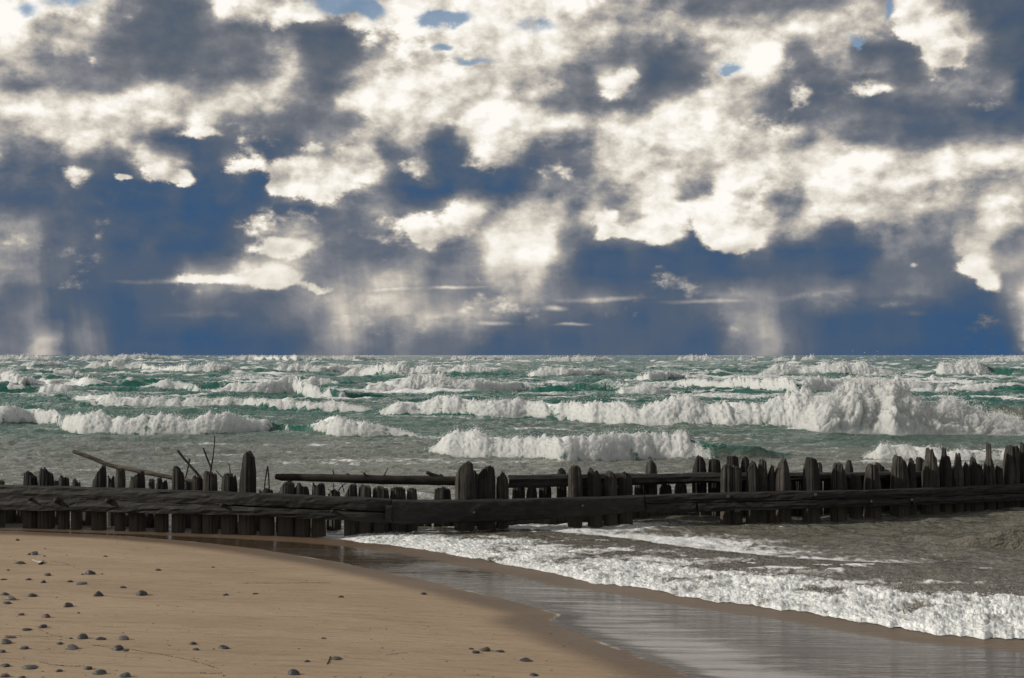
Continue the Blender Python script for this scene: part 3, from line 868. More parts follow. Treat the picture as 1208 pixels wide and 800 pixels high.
# ------------------------------------------------------------------ the big burst of white water
BURST = [(925, 510, 497, .6), (938, 511, 490, 1), (950, 512, 474, 1), (965, 513, 467, 1), (983, 513, 462, 1), (1010, 513, 457, 1), (1035, 513, 455, 1), (1055, 514, 454, 1), (1078, 514, 457, 1), (1090, 514, 466, 1), (1108, 514, 468, 1), (1128, 514, 464, 1), (1140, 514, 469, 1), (1150, 514, 477, 1), (1170, 514, 485, 1), (1190, 514, 489, 1), (1215, 514, 494, 1), (1250, 513, 500, .8), (1290, 512, 508, .3)]
def burst():
    bb = np.array(BURST, float)
    n = 460; m = 110
    u = u_of(np.linspace(bb[0, 0], bb[-1, 0], n))
    u0, u1, Yb, H, fo = breaker_cols(BURST, u)
    t = np.linspace(0, 1, m)
    sx = u * Yb
    S, T = np.meshgrid(sx, t, indexing='ij')
    k = lambda a: a[:, None]
    th = T * np.pi                                     # half a tube, foot to back
    half = 0.55 * k(H) + 0.12
    y = k(Yb) + half - half * np.cos(th) - 0.1
    zz = k(H) * np.sin(th) ** 0.8 - 0.05
    arc = T * 2.6
    l1 = billow(S * 1.3 + 7, arc * 1.1 + 3, 3, 0.6) - 0.55
    l2 = billow(S * 3.4 + 1, arc * 3.0 + 5, 5, 0.72) - 0.55
    l3 = billow(S * 9.0 + 1, arc * 8.0 + 5, 3, 0.75) - 0.55
    a = (0.42 * l1 + 0.20 * l2 + 0.06 * l3) * k(H) * sstep(T, 0, 0.1)
    y = y - a * np.cos(th)
    zz = zz + a * (0.35 + 0.65 * np.sin(th))
    fing = np.maximum(fbm(S * 5.0, T * 0 + 2, 4, 0.7), 0) * np.exp(-((T - 0.5) / 0.14) ** 2)
    zz = zz + 0.30 * k(H) * fing
    x = k(sx) + a * 0.3
    o = mesh_obj('burst_of_white_water', np.stack([x, y, zz], -1), grid_faces(n, m, flip=True), M_FROTH, parent=sea, attrs={'thin': np.clip(0.12 + 0.3 * (1 - sstep(T, 0, .1)), 0, 1) + 0 * x})
    o['label'] = 'tall rounded burst of white water thrown up at the right'
    N = 20000
    i = rng.integers(0, n, N); th_ = rng.uniform(0.15, 0.75, N); j = (th_ * (m - 1)).astype(int)
    up = np.abs(rng.normal(0, 1, N)) ** 1.2 * 0.16 * H[i]
    cl = 0.25 + 2.0 * np.maximum(fbm(x[i, j] * 2.2, zz[i, j] * 2.2, 2), 0)
    dr = rng.normal(0, 0.05, (N, 3))
    drops.append(np.stack([x[i, j] + dr[:, 0] + up * cl * 0.3, y[i, j] + dr[:, 1] - up * cl * np.cos(th_ * np.pi), zz[i, j] + dr[:, 2] * .5 + up * cl * (0.3 + np.sin(th_ * np.pi)), rng.uniform(0.006, 0.014, N)], -1))
burst()

# ------------------------------------------------------------------ last wash of foam sliding up the beach
def wash():
    n = 1000
    pxs = np.linspace(385, 1330, n)
    Wp = np.array(W_PX, float)
    yf = np.interp(pxs, Wp[:, 0], Wp[:, 1])
    # scalloped front
    yf = yf + (2.2 * fbm(pxs / 46.0, pxs * 0 + 3.3, 3) + 1.0 * fbm(pxs / 9.0, pxs * 0 + 1.3, 3)) * np.interp(pxs, [385, 560, 1208], [0.5, 1.3, 2.0])
    yb = np.interp(pxs, [385, 450, 500, 560, 640, 700, 760, 820, 900, 1000, 1100, 1208, 1330], [628, 619, 617, 616, 619, 624, 631, 640, 648, 655, 658, 668, 680])
    H = np.interp(pxs, [385, 430, 500, 600, 700, 800, 900, 1000, 1100, 1208, 1330], [.02, .04, .06, .08, .095, .105, .12, .14, .16, .18, .2])
    u = u_of(pxs)
    Yf, Yk = y_of(yf), y_of(yb)
    m = 165
    t = np.linspace(0, 1, m) ** 1.25
    k = lambda a: a[:, None]
    y = k(Yf) + k(Yk - Yf) * t[None, :]
    x = k(u) * k((Yf + Yk) / 2) + k(u) * (y - k((Yf + Yk) / 2)) * 1.0
    d = (y - k(Yf))                                    # metres behind the lip
    prof = (0.22 * sstep(d, -0.02, 0.10) + 0.78 * sstep(d, 0.0, 0.95)) * (0.55 + 0.45 * np.exp(-((d - 0.25) / 0.35) ** 2)) * (1 - 0.55 * sstep(d, 0.5, 1.8))
    yz = y + 1.6 * k(H) * prof
    L = 0.55 * billow(x * 1.5 + 3, yz * 1.9, 3, 0.55) + 0.55 * billow(x * 4.2, yz * 4.2, 5, 0.66) - 0.55
    L2 = billow(x * 11.0 + 4, yz * 11.0 + 9, 4, 0.7) - 0.5
    second = np.exp(-((d - 0.95 - 0.25 * fbm(x * 0.9, y * 0.3, 2)) / 0.22) ** 2) * sstep(x, -0.5, 2.0)
    dens = np.clip(1.12 - 0.58 * d / np.interp(pxs, [385, 560, 900, 1208], [0.9, 1.5, 1.35, 1.3])[:, None] + 0.75 * fbm(x * 0.8, y * 1.7, 4, 0.6) * sstep(d, 0.15, 0.6) + 0.45 * second, 0, 1)
    bulk = 0.35 + 0.65 * dens
    zz = k(H) * (prof * (1 + 0.25 * fbm(x * 1.1, y * 1.1, 2)) + 0.35 * second) + (0.75 * k(H) + 0.025) * L * bulk * (0.35 * sstep(d, 0.0, 0.08) + 0.65 * sstep(d, 0.05, 0.45)) * 1.1 + 0.034 * L2 * bulk * sstep(d, 0.0, 0.06)
    y = y - 0.35 * k(H) * (L + 0.4) * np.exp(-(d / 0.22) ** 2)      # lip bulges forward
    zz = zz * (1 - sstep(t[None, :] + 0 * x, 0.75, 1.0)) - 0.05 * sstep(t[None, :] + 0 * x, 0.8, 1.0) + 0.003
    edge = np.minimum(sstep(pxs, 385, 440), 1.0)
    zz = zz * k(edge) - 0.03 * (1 - k(edge))
    fv = np.clip(0.13 + 0.55 * dens + 0.55 * L + 0.22 * fbm(x * 2.2, y * 3.4, 3), 0, 1) * (1 - 0.75 * sstep(t[None, :] + 0 * x, 0.55, 1.0))
    o = mesh_obj('wash_of_foam', np.stack([x, y, zz], -1), grid_faces(n, m, flip=True), M_WATER, parent=sea, attrs={'foam': fv, 'silt': 0.9 + 0 * x})
    o['label'] = 'low wash of white bubbly foam running up the sand'
    # flung droplets
    N = 5000
    i = rng.integers(60, n, N); j = (np.abs(rng.normal(0, 0.22, N)) * m).astype(int).clip(2, m - 40)
    up = np.abs(rng.normal(0, 1, N)) ** 1.5 * 0.035 * (H[i] / 0.15)
    drops.append(np.stack([x[i, j], y[i, j], zz[i, j] + up + 0.004, rng.uniform(0.0016, 0.0042, N)], -1))
wash()

def droplets():
    d = np.concatenate(drops)
    n = len(d)
    tet = np.array([[1, 1, 1], [-1, -1, 1], [-1, 1, -1], [1, -1, -1]], float) / 1.5
    off = tet[None] * d[:, 3][:, None, None] * rng.uniform(0.6, 1.4, (n, 4, 1))
    V = (d[:, None, :3] + off).reshape(-1, 3)
    f = np.array([[0, 1, 2], [0, 3, 1], [0, 2, 3], [1, 3, 2]])
    Fc = (np.arange(n)[:, None, None] * 4 + f[None]).reshape(-1, 3)
    o = mesh_obj('spray', V, Fc, M_SPRAY, parent=sea, smooth=True)
    o['kind'] = 'stuff'
droplets()

# ================================================================== THE OLD PILE BREAKWATER
PIER_X = [-300, 0, 150, 300, 430, 640, 800, 960, 1080, 1208, 1500]
PIER_Y = [16.9, 16.25, 15.95, 15.62, 15.6, 16.15, 16.7, 16.75, 17.3, 18.1, 19.9]
def pier_y(px): return float(np.interp(px, PIER_X, PIER_Y))

pier = empty('pile_breakwater', at(604, 610, 0.0))
tag(pier, 'long ruined breakwater of black rotten wooden pilings with beams along the water edge', 'breakwater')
PO = np.array(pier.location)

def prof_of(p):
    presets = {
        'round': [(-1, 5), (-.65, 1.5), (-.2, 0), (.3, .3), (.7, 2), (1, 5)],
        'flat': [(-1, 1.2), (-.5, .2), (0, 0), (.5, .6), (1, 1.5)],
        'down': [(-1, 3), (-.6, 0), (-.2, 1), (.3, 4), (1, 6)],
        'up': [(-1, 7), (-.4, 4.5), (.1, 2.5), (.5, 0), (.85, .5), (1, 2)],
        'point': [(-1, 11), (-.5, 5), (0, 0), (.45, 3), (1, 10)],
        'jag': [(-1, 4), (-.6, 0), (-.2, 4), (.1, 1), (.4, 5), (.7, 2), (1, 6)],
        'notch': [(-1, 4), (-.5, 0), (.25, 1), (.4, 6), (.6, 6), (.75, 2), (1, 4)],
        'two': [(-1, 5), (-.55, 0), (-.15, 3), (.1, 5), (.45, 3.5), (1, 9)],
        'low': [(-1, 6), (-.5, 2), (0, 0), (.4, 3), (.7, 1.5), (1, 5)],
    }
    return presets[p] if isinstance(p, str) else p

# (row, x, top y, width, top outline, lean px) in photograph pixels
POSTS = [
    ('f', 1, 566, 10, 'flat', 0), ('f', 36.5, 555, 16, 'down', 0), ('f', 54.5, 552, 18, 'down', 0), ('b', 67, 566, 7, 'flat', 0), ('f', 75.5, 559, 13, 'jag', 0), ('f', 90.5, 563.5, 12, 'two', 0),
    ('f', 117, 547, 17, [(-1, 18), (-.5, 12), (0, 7), (.5, 2), (.8, 0), (1, 1)], 0), ('b', 131, 560, 8, [(-1, 0), (-.4, 3), (0, 7), (.5, 1), (1, 0)], 0), ('f', 142, 552, 11.5, 'flat', 0), ('f', 162, 555, 18, 'up', 0),
    ('b', 179, 564, 8, 'flat', 3), ('f', 191, 561, 15, [(-1, 9), (-.55, 0), (-.25, 2), (0, 8), (.3, 5), (.65, 4), (1, 7)], 0), ('f', 210.5, 548, 14.5, [(-1, 3), (-.5, 0), (0, 3), (.4, 6), (1, 9)], 0),
    ('b', 222, 566, 12, 'low', 0), ('f', 233, 559, 13, 'jag', 0), ('f', 248, 554, 17, 'jag', 0), ('f', 271, 557.5, 19, 'notch', 0),
    ('f', 292.5, 531, 20, [(-1, 24), (-.75, 16), (-.45, 4), (-.1, 0.5), (.2, 0), (.5, 3), (.8, 6), (1, 13)], 1), ('b', 307, 577, 8, 'low', 0),
    ('f', 315, 575, 17, 'low', 0), ('f', 338, 566.5, 20, [(-1, 10), (-.4, 3), (.1, 0), (1, 2)], 0), ('f', 357, 568, 18, 'two', 0), ('f', 376, 567.5, 16, [(-1, 0), (-.8, 2), (-.5, 5), (0, 2), (.6, 1), (1, 3)], 0),
    ('b', 394, 576, 17, 'low', 0), ('f', 414, 570, 16, [(-1, 11), (-.5, 6), (0, 0), (1, 1)], 0), ('f', 430.5, 572, 15, 'flat', 0), ('f', 449, 574, 19, 'flat', 0),
    ('f', 469.5, 574, 19, 'flat', 0), ('f', 486, 575, 13, 'flat', 0), ('b', 522, 574.5, 20, 'flat', 0),
    ('f', 548, 544, 21.5, [(-1, 12), (-.75, 7), (-.35, 4), (-.1, 1), (.4, 0), (.9, 1), (1, 3)], 0), ('b', 561, 553, 12, 'down', 0), ('f', 574, 549, 21, [(-1, 8), (-.6, 4), (-.2, 1), (.4, 0), (.85, 1), (1, 4)], 0),
    ('f', 592.5, 556, 14.5, [(-1, 6), (-.5, 4), (0, 0), (.4, 1), (1, 7)], 0), ('b', 612, 568, 15, 'flat', 0), ('b', 627, 571, 13, 'low', 0), ('b', 643, 568, 15, 'flat', 0),
    ('b', 662.5, 551.5, 12, 'round', 0), ('f', 678.5, 548, 16.5, 'round', 0), ('f', 701, 550, 17.5, 'two', -3), ('f', 720, 555, 16, 'round', 0), ('f', 737.5, 555, 16, [(-1, 6), (-.4, 1), (-.1, 0), (.6, 3), (1, 5)], 0),
    ('b', 756, 566, 16, 'flat', 0), ('b', 768, 543, 14, 'round', 0), ('b', 785, 568, 15, 'low', 0), ('b', 803, 569, 15, 'flat', 0),
    ('b', 825, 537, 17, [(-1, 12), (-.6, 4), (-.1, 0), (.4, 1), (.8, 5), (1, 9)], 0), ('b', 842.5, 541, 15, 'flat', 0), ('f', 857, 546, 14, [(-1, 6), (-.4, 2), (.3, 0), (1, 3)], 0), ('b', 864, 537, 15, 'flat', 0),
    ('f', 869, 547, 13, 'jag', 0), ('b', 879, 538, 10.5, 'round', 0), ('f', 888, 542.5, 16, 'point', 0), ('f', 899.5, 541, 11.5, 'round', 0), ('f', 910, 547.5, 9, [(-1, 9), (-.3, 4), (.1, 0), (.5, 1), (1, 8)], 0),
    ('f', 923, 539, 20, [(-1, 16), (-.5, 8), (-.1, 4), (.2, 0), (.45, 2), (1, 18)], 0), ('b', 941, 560, 12, 'low', 0), ('f', 957, 539, 19.5, [(-1, 9), (-.6, 1), (0, 0), (.5, 1), (.75, 5), (1, 12)], 0), ('b', 967, 544.5, 7, 'round', 0),
    ('b', 976, 560, 10, 'flat', 0), ('f', 989.5, 544, 19, [(-1, 13), (-.6, 2), (-.35, 0), (-.05, 3), (.15, 0.5), (.5, 5), (1, 15)], 0), ('b', 1001.5, 541, 11, 'point', 0), ('f', 1009, 557, 14, 'jag', 0),
    ('f', 1029, 546, 20, [(-1, 12), (-.5, 3), (-.1, 0), (.2, 1), (.5, 5), (1, 14)], 0), ('b', 1038, 544, 12.5, 'down', 0), ('f', 1061, 535.5, 20.5, [(-1, 14), (-.6, 3), (-.35, 0), (0, 1), (.4, 6), (.65, 5), (1, 14)], 0),
    ('f', 1075, 539, 11, 'point', 0), ('b', 1085, 539, 10.5, 'flat', 0), ('f', 1098, 528, 19.5, [(-1, 14), (-.6, 10), (-.45, 1), (0, 0), (.15, 4), (.5, 9), (1, 24)], 1), ('f', 1115, 526, 14, [(-1, 14), (-.5, 10), (-.3, 0), (-.1, 1), (.05, 10), (.45, 9), (.6, 8), (1, 16)], 0),
    ('f', 1129, 532, 14, [(-1, 16), (-.4, 14), (-.1, 3), (.1, 0), (.4, 3), (.6, 12), (1, 15)], 0), ('f', 1139.5, 544, 10, 'point', 0), ('f', 1150.5, 536, 17.5, [(-1, 12), (-.55, 6), (-.4, 0), (-.2, 5), (.2, 10), (.5, 15), (.75, 8), (1, 14)], 0),
    ('f', 1167, 521, 14, [(-1, 20), (-.55, 17), (-.35, 15), (-.3, 1), (.05, 0), (.15, 14), (.5, 20), (1, 26)], 0), ('f', 1178.5, 547.5, 9.5, 'jag', 0), ('f', 1192.5, 524, 18, [(-1, 13), (-.5, 1), (0, 0), (.35, 4), (.7, 12), (1, 22)], 0), ('b', 1199, 525, 8, 'round', 0), ('f', 1209, 521, 13, 'down', 0),
    # short planks and stubs closing the gaps low down behind the beams
    ('b', 10, 585, 19, 'flat', 0), ('b', 26, 583, 14, 'jag', 0), ('b', 66, 586, 12, 'flat', 0), ('b', 103, 585, 15, 'flat', 0), ('b', 152, 586, 7, 'flat', 0), ('b', 175, 586, 11, 'flat', 0), ('b', 186, 585, 9, 'flat', 0), ('b', 222, 588, 12, 'flat', 0), ('b', 258, 589, 11, 'flat', 0), ('b', 304, 592, 15, 'flat', 0), ('b', 330, 592, 9, 'flat', 0), ('b', 347, 592, 11, 'flat', 0), ('b', 368, 593, 9, 'flat', 0), ('b', 422, 596, 16, 'flat', 0), ('b', 440, 596, 14, 'flat', 0), ('b', 460, 596, 14, 'flat', 0), ('b', 500, 600, 18, 'flat', 0), ('b', 536, 596, 14, 'flat', 0),
    # second row glimpsed between the front pilings on the right
    ('b', 690, 562, 11, 'jag', 0), ('b', 710, 563, 10, 'two', 0), ('b', 729, 562, 11, 'low', 0), ('b', 905, 556, 12, 'jag', 0), ('b', 931, 558, 12, 'two', 0), ('b', 949, 557, 11, 'jag', 0), ('b', 1017, 556, 11, 'jag', 0), ('b', 1049, 552, 13, 'two', 0), ('b', 1068, 551, 11, 'jag', 0), ('b', 1089, 549, 12, 'low', 0), ('b', 1106, 547, 11, 'jag', 0), ('b', 1122, 548, 11, 'two', 0), ('b', 1135, 550, 10, 'jag', 0), ('b', 1159, 549, 11, 'jag', 0), ('b', 1176, 551, 11, 'two', 0), ('b', 1186, 549, 10, 'jag', 0), ('b', 850, 553, 11, 'jag', 0), ('b', 893, 551, 12, 'jag', 0),
    ('b', 604, 600, 12, 'flat', 0), ('b', 620, 600, 11, 'flat', 0), ('b', 636, 599, 12, 'flat', 0), ('b', 652, 598, 11, 'flat', 0), ('b', 668, 598, 10, 'flat', 0), ('b', 746, 596, 12, 'flat', 0), ('b', 761, 596, 10, 'flat', 0), ('b', 777, 596, 12, 'flat', 0), ('b', 794, 595, 11, 'flat', 0), ('b', 812, 595, 12, 'flat', 0), ('b', 834, 594, 11, 'flat', 0),
    # carrying on beyond both sides of the frame
    ('f', -20, 558, 16, 'down', 0), ('f', -42, 562, 17, 'jag', 0), ('f', -64, 550, 16, 'point', 0), ('f', -88, 560, 18, 'flat', 0), ('f', -112, 556, 17, 'up', 0),
    ('f', 1226, 528, 15, 'point', 0), ('f', 1243, 534, 14, 'jag', 0), ('f', 1262, 526, 17, 'down', 0), ('f', 1283, 531, 16, 'two', 0), ('f', 1303, 524, 16, 'round', 0), ('f', 1326, 530, 17, 'jag', 0),
]
NA = 36
def piling(i, row, cx, top, w, prof, lean):
    Y = pier_y(cx) + (0.13 if row == 'f' else 0.66)
    s = Y / F                                           # metres per photograph pixel there
    c = at_y(cx, top, Y)
    r = w * s * 0.5
    ztop = c.z
    zb = -0.55
    pr = np.array(prof_of(prof), float)
    fr = np.concatenate([[0, .3, .45, .55, .65, .72, .79, .85, .90, .94, .975, 1.0]])
    th = np.linspace(0, 2 * np.pi, NA, endpoint=False)
    sd_ = i * 3.77
    def top_at(xr, thn):
        return ztop - s * 1.25 * np.interp(np.clip(xr, -1, 1), pr[:, 0], pr[:, 1]) - s * 2.2 * (fbm(xr * 3.4 + sd_, thn * 1.3 + sd_, 4, 0.7) + 0.15) - s * 3.4 * np.abs(fbm(xr * 4.3 - sd_, thn * 0.8 + sd_, 2)) ** 0.8
    spl = np.where(rng.random(NA) < 0.4, rng.uniform(0.5, 4.5, NA), 0.0) * min(1.0, w / 14.0)
    rings = []
    gro = 0.12 * fbm(np.cos(th) * 2.6 + sd_, np.sin(th) * 2.6 - sd_, 3, 0.6) - 0.14 * np.exp(-(pn(np.cos(th) * 3.5 - sd_, np.sin(th) * 3.5 + sd_) / 0.08) ** 2)
    yr = np.sin(th)
    for k_, f in enumerate(fr):
        zt = top_at(np.cos(th), np.sin(th) * 2) - s * spl * (1.0 if f > 0.99 else 0.25)
        zv = zb + f * (zt - zb)
        taper = 1.0 + 0.10 * (1 - f) - 0.10 * sstep(np.array(f), 0.9, 1.0)
        rr = r * taper * (1 + gro + 0.05 * fbm(th * 1.1 + sd_, zv * 5, 2))
        lx = lean * s * (1 - f) * -1
        rings.append(np.stack([c.x + rr * np.cos(th) + lx, Y + rr * yr * 0.95, zv], -1))
    for q in (0.85, 0.66, 0.46, 0.28, 0.1):
        zt = top_at(np.cos(th) * q, np.sin(th) * 2 * q) - s * 4.2 * (1 - q) * np.clip(0.45 + 1.2 * pn(np.cos(th) * q * 2 + sd_, np.sin(th) * q * 2 + q), 0, 1.2)
        rings.append(np.stack([c.x + r * q * .92 * np.cos(th), Y + r * q * yr * .92, zt], -1))
    V = np.array(rings)
    n = len(rings)
    V = V.reshape(-1, 3) - PO
    f4 = []
    for a in range(n - 1):
        for b in range(NA):
            b2 = (b + 1) % NA
            f4.append((a * NA + b, a * NA + b2, (a + 1) * NA + b2, (a + 1) * NA + b))
    base = (n - 1) * NA
    for b in range(0, NA // 2 - 1):                     # close the tip with quads
        f4.append((base + b, base + b + 1, base + NA - 2 - b, base + NA - 1 - b))
    o = mesh_obj('piling', V, np.array(f4), M_GREYPILE if (i * 7) % 5 < 2 else M_PILE, parent=pier, smooth=False)
    return o
special = {292.5: 'tall pointed weathered piling standing above its neighbours', 1167: 'piling with a thin splintered spike on top', 548: 'thick rounded piling at the middle of the breakwater'}
for i, p in enumerate(POSTS):
    o = piling(i, *p)
    if p[1] in special:
        o['label'] = special[p[1]]

def timber(name, pts, mat, parent, origin, nseg=60, depth=0.2, seed=0.0, rough=1.0, label=None, yoff=0.0, roundness=0.10):
    """squared timber: pts = (x, top y, bottom y) photograph pixels on the front face; worn, split edges"""
    pts = np.array(pts, float)
    pxs = np.linspace(pts[0, 0], pts[-1, 0], nseg)
    ty = np.interp(pxs, pts[:, 0], pts[:, 1]); by = np.interp(pxs, pts[:, 0], pts[:, 2])
    rows_ = []
    for q, (px, a, b) in enumerate(zip(pxs, ty, by)):
        Y = pier_y(px) + yoff
        T, B = at_y(px, a, Y), at_y(px, b, Y)
        h = T.z - B.z
        s = Y / F
        ring = []
        c_ = roundness * h
        prof = [(0, 0 + c_ * .5), (-0.3 * c_, .25 * h), (-.012, .5 * h), (-0.3 * c_, .75 * h), (0, h - c_ * .5), (c_ * .6, h), (depth * .5, h + .004), (depth - c_ * .6, h), (depth, h - c_ * .5), (depth, c_ * .5), (depth - c_ * .6, 0), (c_ * .6, 0)]
        for e, (dy, dz) in enumerate(prof):
            nz_ = s * rough * 1.3 * float(fbm(np.array(px * .035 + seed + e * 2.1), np.array(e * 1.37 + seed), 3))
            ny_ = s * rough * 1.6 * float(fbm(np.array(px * .05 + seed - e * 1.1), np.array(e * 2.1 + 5 + seed), 3))
            ring.append((B.x, Y + dy + ny_, B.z + dz + nz_))
        rows_.append(ring)
    V = np.array(rows_)
    n, m = V.shape[:2]
    # ragged ends
    for e_ in (0, -1):
        V[e_, :, 0] += s * 2.2 * np.array([float(pn(np.array(k * 1.7 + seed), np.array(3.3))) for k in range(m)])
    V = V.reshape(-1, 3)
    f = []
    for a in range(n - 1):
        for b in range(m):
            b2 = (b + 1) % m
            f.append((a * m + b, (a + 1) * m + b, (a + 1) * m + b2, a * m + b2))
    for base, fl in ((0, False), ((n - 1) * m, True)):
        for b in range(m // 2 - 1):
            q = (base + b, base + b + 1, base + m - 2 - b, base + m - 1 - b)
            f.append(q if not fl else q[::-1])
    o = mesh_obj(name, V - np.array(origin), np.array(f), mat, parent=parent, smooth=False)
    if label:
        o['label'] = label
    return o

W_ = -0.20
timber('beam', [(-330, 566, 582), (0, 573.5, 588.5), (140, 577, 592), (300, 583, 597), (461, 590, 604)], M_BEAM, pier, PO, 110, 0.17, 1.1, yoff=W_, label='upper left beam bolted along the pilings')
timber('beam', [(-330, 583, 596), (0, 588, 602), (140, 591.5, 605), (300, 598.5, 608), (459, 606, 617.5)], M_BEAM, pier, PO, 110, 0.19, 4.3, yoff=W_ - .02, label='lower left beam bolted along the pilings')
timber('beam', [(462, 591, 619), (500, 592, 618.5), (600, 590.5, 615), (700, 587.5, 609), (760, 586, 603)], M_BEAM, pier, PO, 90, 0.2, 7.7, yoff=W_ - .03, label='broad middle beam sagging at the foam')
timber('beam', [(762, 585.5, 594), (822, 583.5, 593.5), (900, 581.5, 591), (1000, 579.5, 588.5), (1100, 577, 586.5), (1208, 572, 581.5), (1360, 566, 575)], M_BEAM, pier, PO, 110, 0.17, 9.2, yoff=W_, label='upper right beam bolted along the pilings')
timber('beam', [(763, 595, 605), (821, 594.5, 605)], M_BEAM, pier, PO, 20, 0.2, 12.2, yoff=W_ - .03)
timber('beam', [(823.5, 594.5, 604), (900, 592.5, 602), (1000, 589.5, 598.5), (1075, 588, 596)], M_BEAM, pier, PO, 70, 0.2, 13.9, yoff=W_ - .03, label='lower right beam over the pale pile feet')
timber('beam', [(1077, 587.5, 596), (1170, 584, 592.5), (1208, 582.5, 591), (1360, 577, 586)], M_BEAM, pier, PO, 60, 0.2, 15.9, yoff=W_ - .02)
timber('beam', [(455, 597, 617), (462.5, 597, 617)], M_BEAM, pier, PO, 6, 0.2, 17.5, yoff=W_ - .09)
timber('rear_beam', [(600, 562, 576), (660, 561, 575), (740, 560, 573), (800, 559.5, 571), (842, 559, 570), (900, 559, 569), (1000, 558.5, 567), (1100, 557, 566), (1208, 553, 562), (1360, 548, 557)], M_BEAM, pier, PO, 130, 0.2, 20.1, yoff=0.32, roundness=0.4, label='round rear log beam lying behind the front pilings')

def bolt(px, py, rpx, yoff):
    Y = pier_y(px) + yoff
    c = at_y(px, py, Y)
    r = rpx * Y / F
    th = np.linspace(0, 2 * np.pi, 12, endpoint=False)
    rings = [np.stack([c.x + r * a * np.cos(th), np.full(12, Y + d), c.z + r * a * np.sin(th)], -1) for a, d in ((1.0, .03), (1.0, -.012), (.75, -.022), (.5, -.022), (.48, -.04), (.1, -.045))]
    V = np.array(rings).reshape(-1, 3) - PO
    f = [(a * 12 + b, a * 12 + (b + 1) % 12, (a + 1) * 12 + (b + 1) % 12, (a + 1) * 12 + b) for a in range(5) for b in range(12)]
    mesh_obj('bolt', V, np.array(f), M_IRON, parent=pier)
for px, py, rr in [(66.5, 590.5, 3.6), (127, 591, 3.2), (560, 605, 2.2), (688, 597, 2.0), (860, 586, 2.4), (963, 584, 2.4), (1028, 592, 2.4), (1076, 590, 2.2), (35, 589, 2.0), (392, 603, 2.0), (262, 596, 2.4)]:
    bolt(px, py, rr, W_ - .045)

# ------------------------------------------------------------------ driftwood
def limb_mesh(paths, res=10):
    """paths: list of (points Nx3, radii N); returns V, F of tapered, knotty tubes"""
    Vs_, Fs_ = [], []
    off = 0
    for P, rad in paths:
        P = np.array(P, float); rad = np.array(rad, float)
        n = max(len(P) * 7, 10)
        tpar = np.linspace(0, len(P) - 1, n)
        Q = np.stack([np.interp(tpar, np.arange(len(P)), P[:, k]) for k in range(3)], -1)
        for _ in range(3):
            Q[1:-1] = 0.25 * Q[:-2] + 0.5 * Q[1:-1] + 0.25 * Q[2:]
        r = np.interp(tpar, np.arange(len(P)), rad)
        Tn = np.gradient(Q, axis=0); Tn /= np.linalg.norm(Tn, axis=1)[:, None] + 1e-9
        ref = np.array([0, 1.0, 0.01])
        A = np.cross(Tn, ref); A /= np.linalg.norm(A, axis=1)[:, None] + 1e-9
        B = np.cross(Tn, A)
        th = np.linspace(0, 2 * np.pi, res, endpoint=False)
        wob = 1 + 0.16 * fbm(np.arange(n)[:, None] * 0.31 + off, np.cos(th)[None, :] * 1.3 + np.sin(th)[None] * .7, 3)
        ring = Q[:, None] + (r[:, None] * wob)[..., None] * (np.cos(th)[None, :, None] * A[:, None] + np.sin(th)[None, :, None] * B[:, None])
        cap0 = Q[0] + 0 * Q[0]; cap1 = Q[-1]
        V = np.concatenate([np.repeat(cap0[None], res, 0) * .9 + ring[0] * .1, ring.reshape(-1, 3), np.repeat(cap1[None], res, 0) * .9 + ring[-1] * .1])
        k = n + 2
        f = np.array([(a * res + b, a * res + (b + 1) % res, (a + 1) * res + (b + 1) % res, (a + 1) * res + b) for a in range(k - 1) for b in range(res)]) + off
        Vs_.append(V); Fs_.append(f); off += len(V)
    return np.concatenate(Vs_), np.concatenate(Fs_)

def drift(name, label, cat, limbs, mat, dy, group=None, parts=None):
    """limbs: list of (list of (x, y, thickness px[, extra depth])). the first is the body, the others are its side branches"""
    conv = []
    for L in limbs:
        P, rad = [], []
        for q in L:
            Y = pier_y(q[0]) + dy + (q[3] if len(q) > 3 else 0.0)
            P.append(at_y(q[0], q[1], Y)); rad.append(q[2] * 0.5 * Y / F)
        conv.append((P, rad))
    org = np.array(conv[0][0][0])
    V, f = limb_mesh(conv[:1], 12)
    o = mesh_obj(name, V - org, f, mat)
    o.location = org
    tag(o, label, cat, group)
    for c in conv[1:]:
        V, f = limb_mesh([c], 7)
        mesh_obj('side_branch', V - org, f, mat, parent=o)
    return o

drift('driftwood_log', 'long straight dark driftwood log lying across the low piling tops left of centre', 'log',
      [[(325, 562, 6.5), (332, 563, 8.5), (360, 563.5, 9), (400, 564.5, 10), (450, 566, 10.5), (500, 567, 11), (548, 567.5, 11)],
       [(503, 557.2, 4), (512, 561, 5), (522, 564, 6)], [(519, 559.5, 2), (521, 562, 3.5)], [(392.5, 554.5, 1.2), (394, 560, 1.8)], [(409, 558.5, 2.5), (411, 561, 4)], [(429, 557.5, 2.5), (431, 561, 4)], [(458, 551.5, 0.9), (452.5, 562, 1.6)]],
      M_TWIG, 0.30)
drift('driftwood_branch', 'crooked bare branch leaning out over the pilings at left', 'branch',
      [[(86.5, 532.5, 4.2), (99, 537, 4.6), (110, 541, 4.6), (124, 547, 4.8), (140, 552, 4.8), (148, 552, 5.2), (165, 556, 5.6), (185, 560, 5.4), (205, 564, 5), (230, 568, 4.6), (255, 571, 4.2)],
       [(87, 531, 2.4), (89.5, 534, 3.0)], [(143, 549.5, 2), (149, 552, 3.4)], [(97, 538.5, 1.2), (99, 536, 2.0)]],
      M_DRIFT, 0.36)
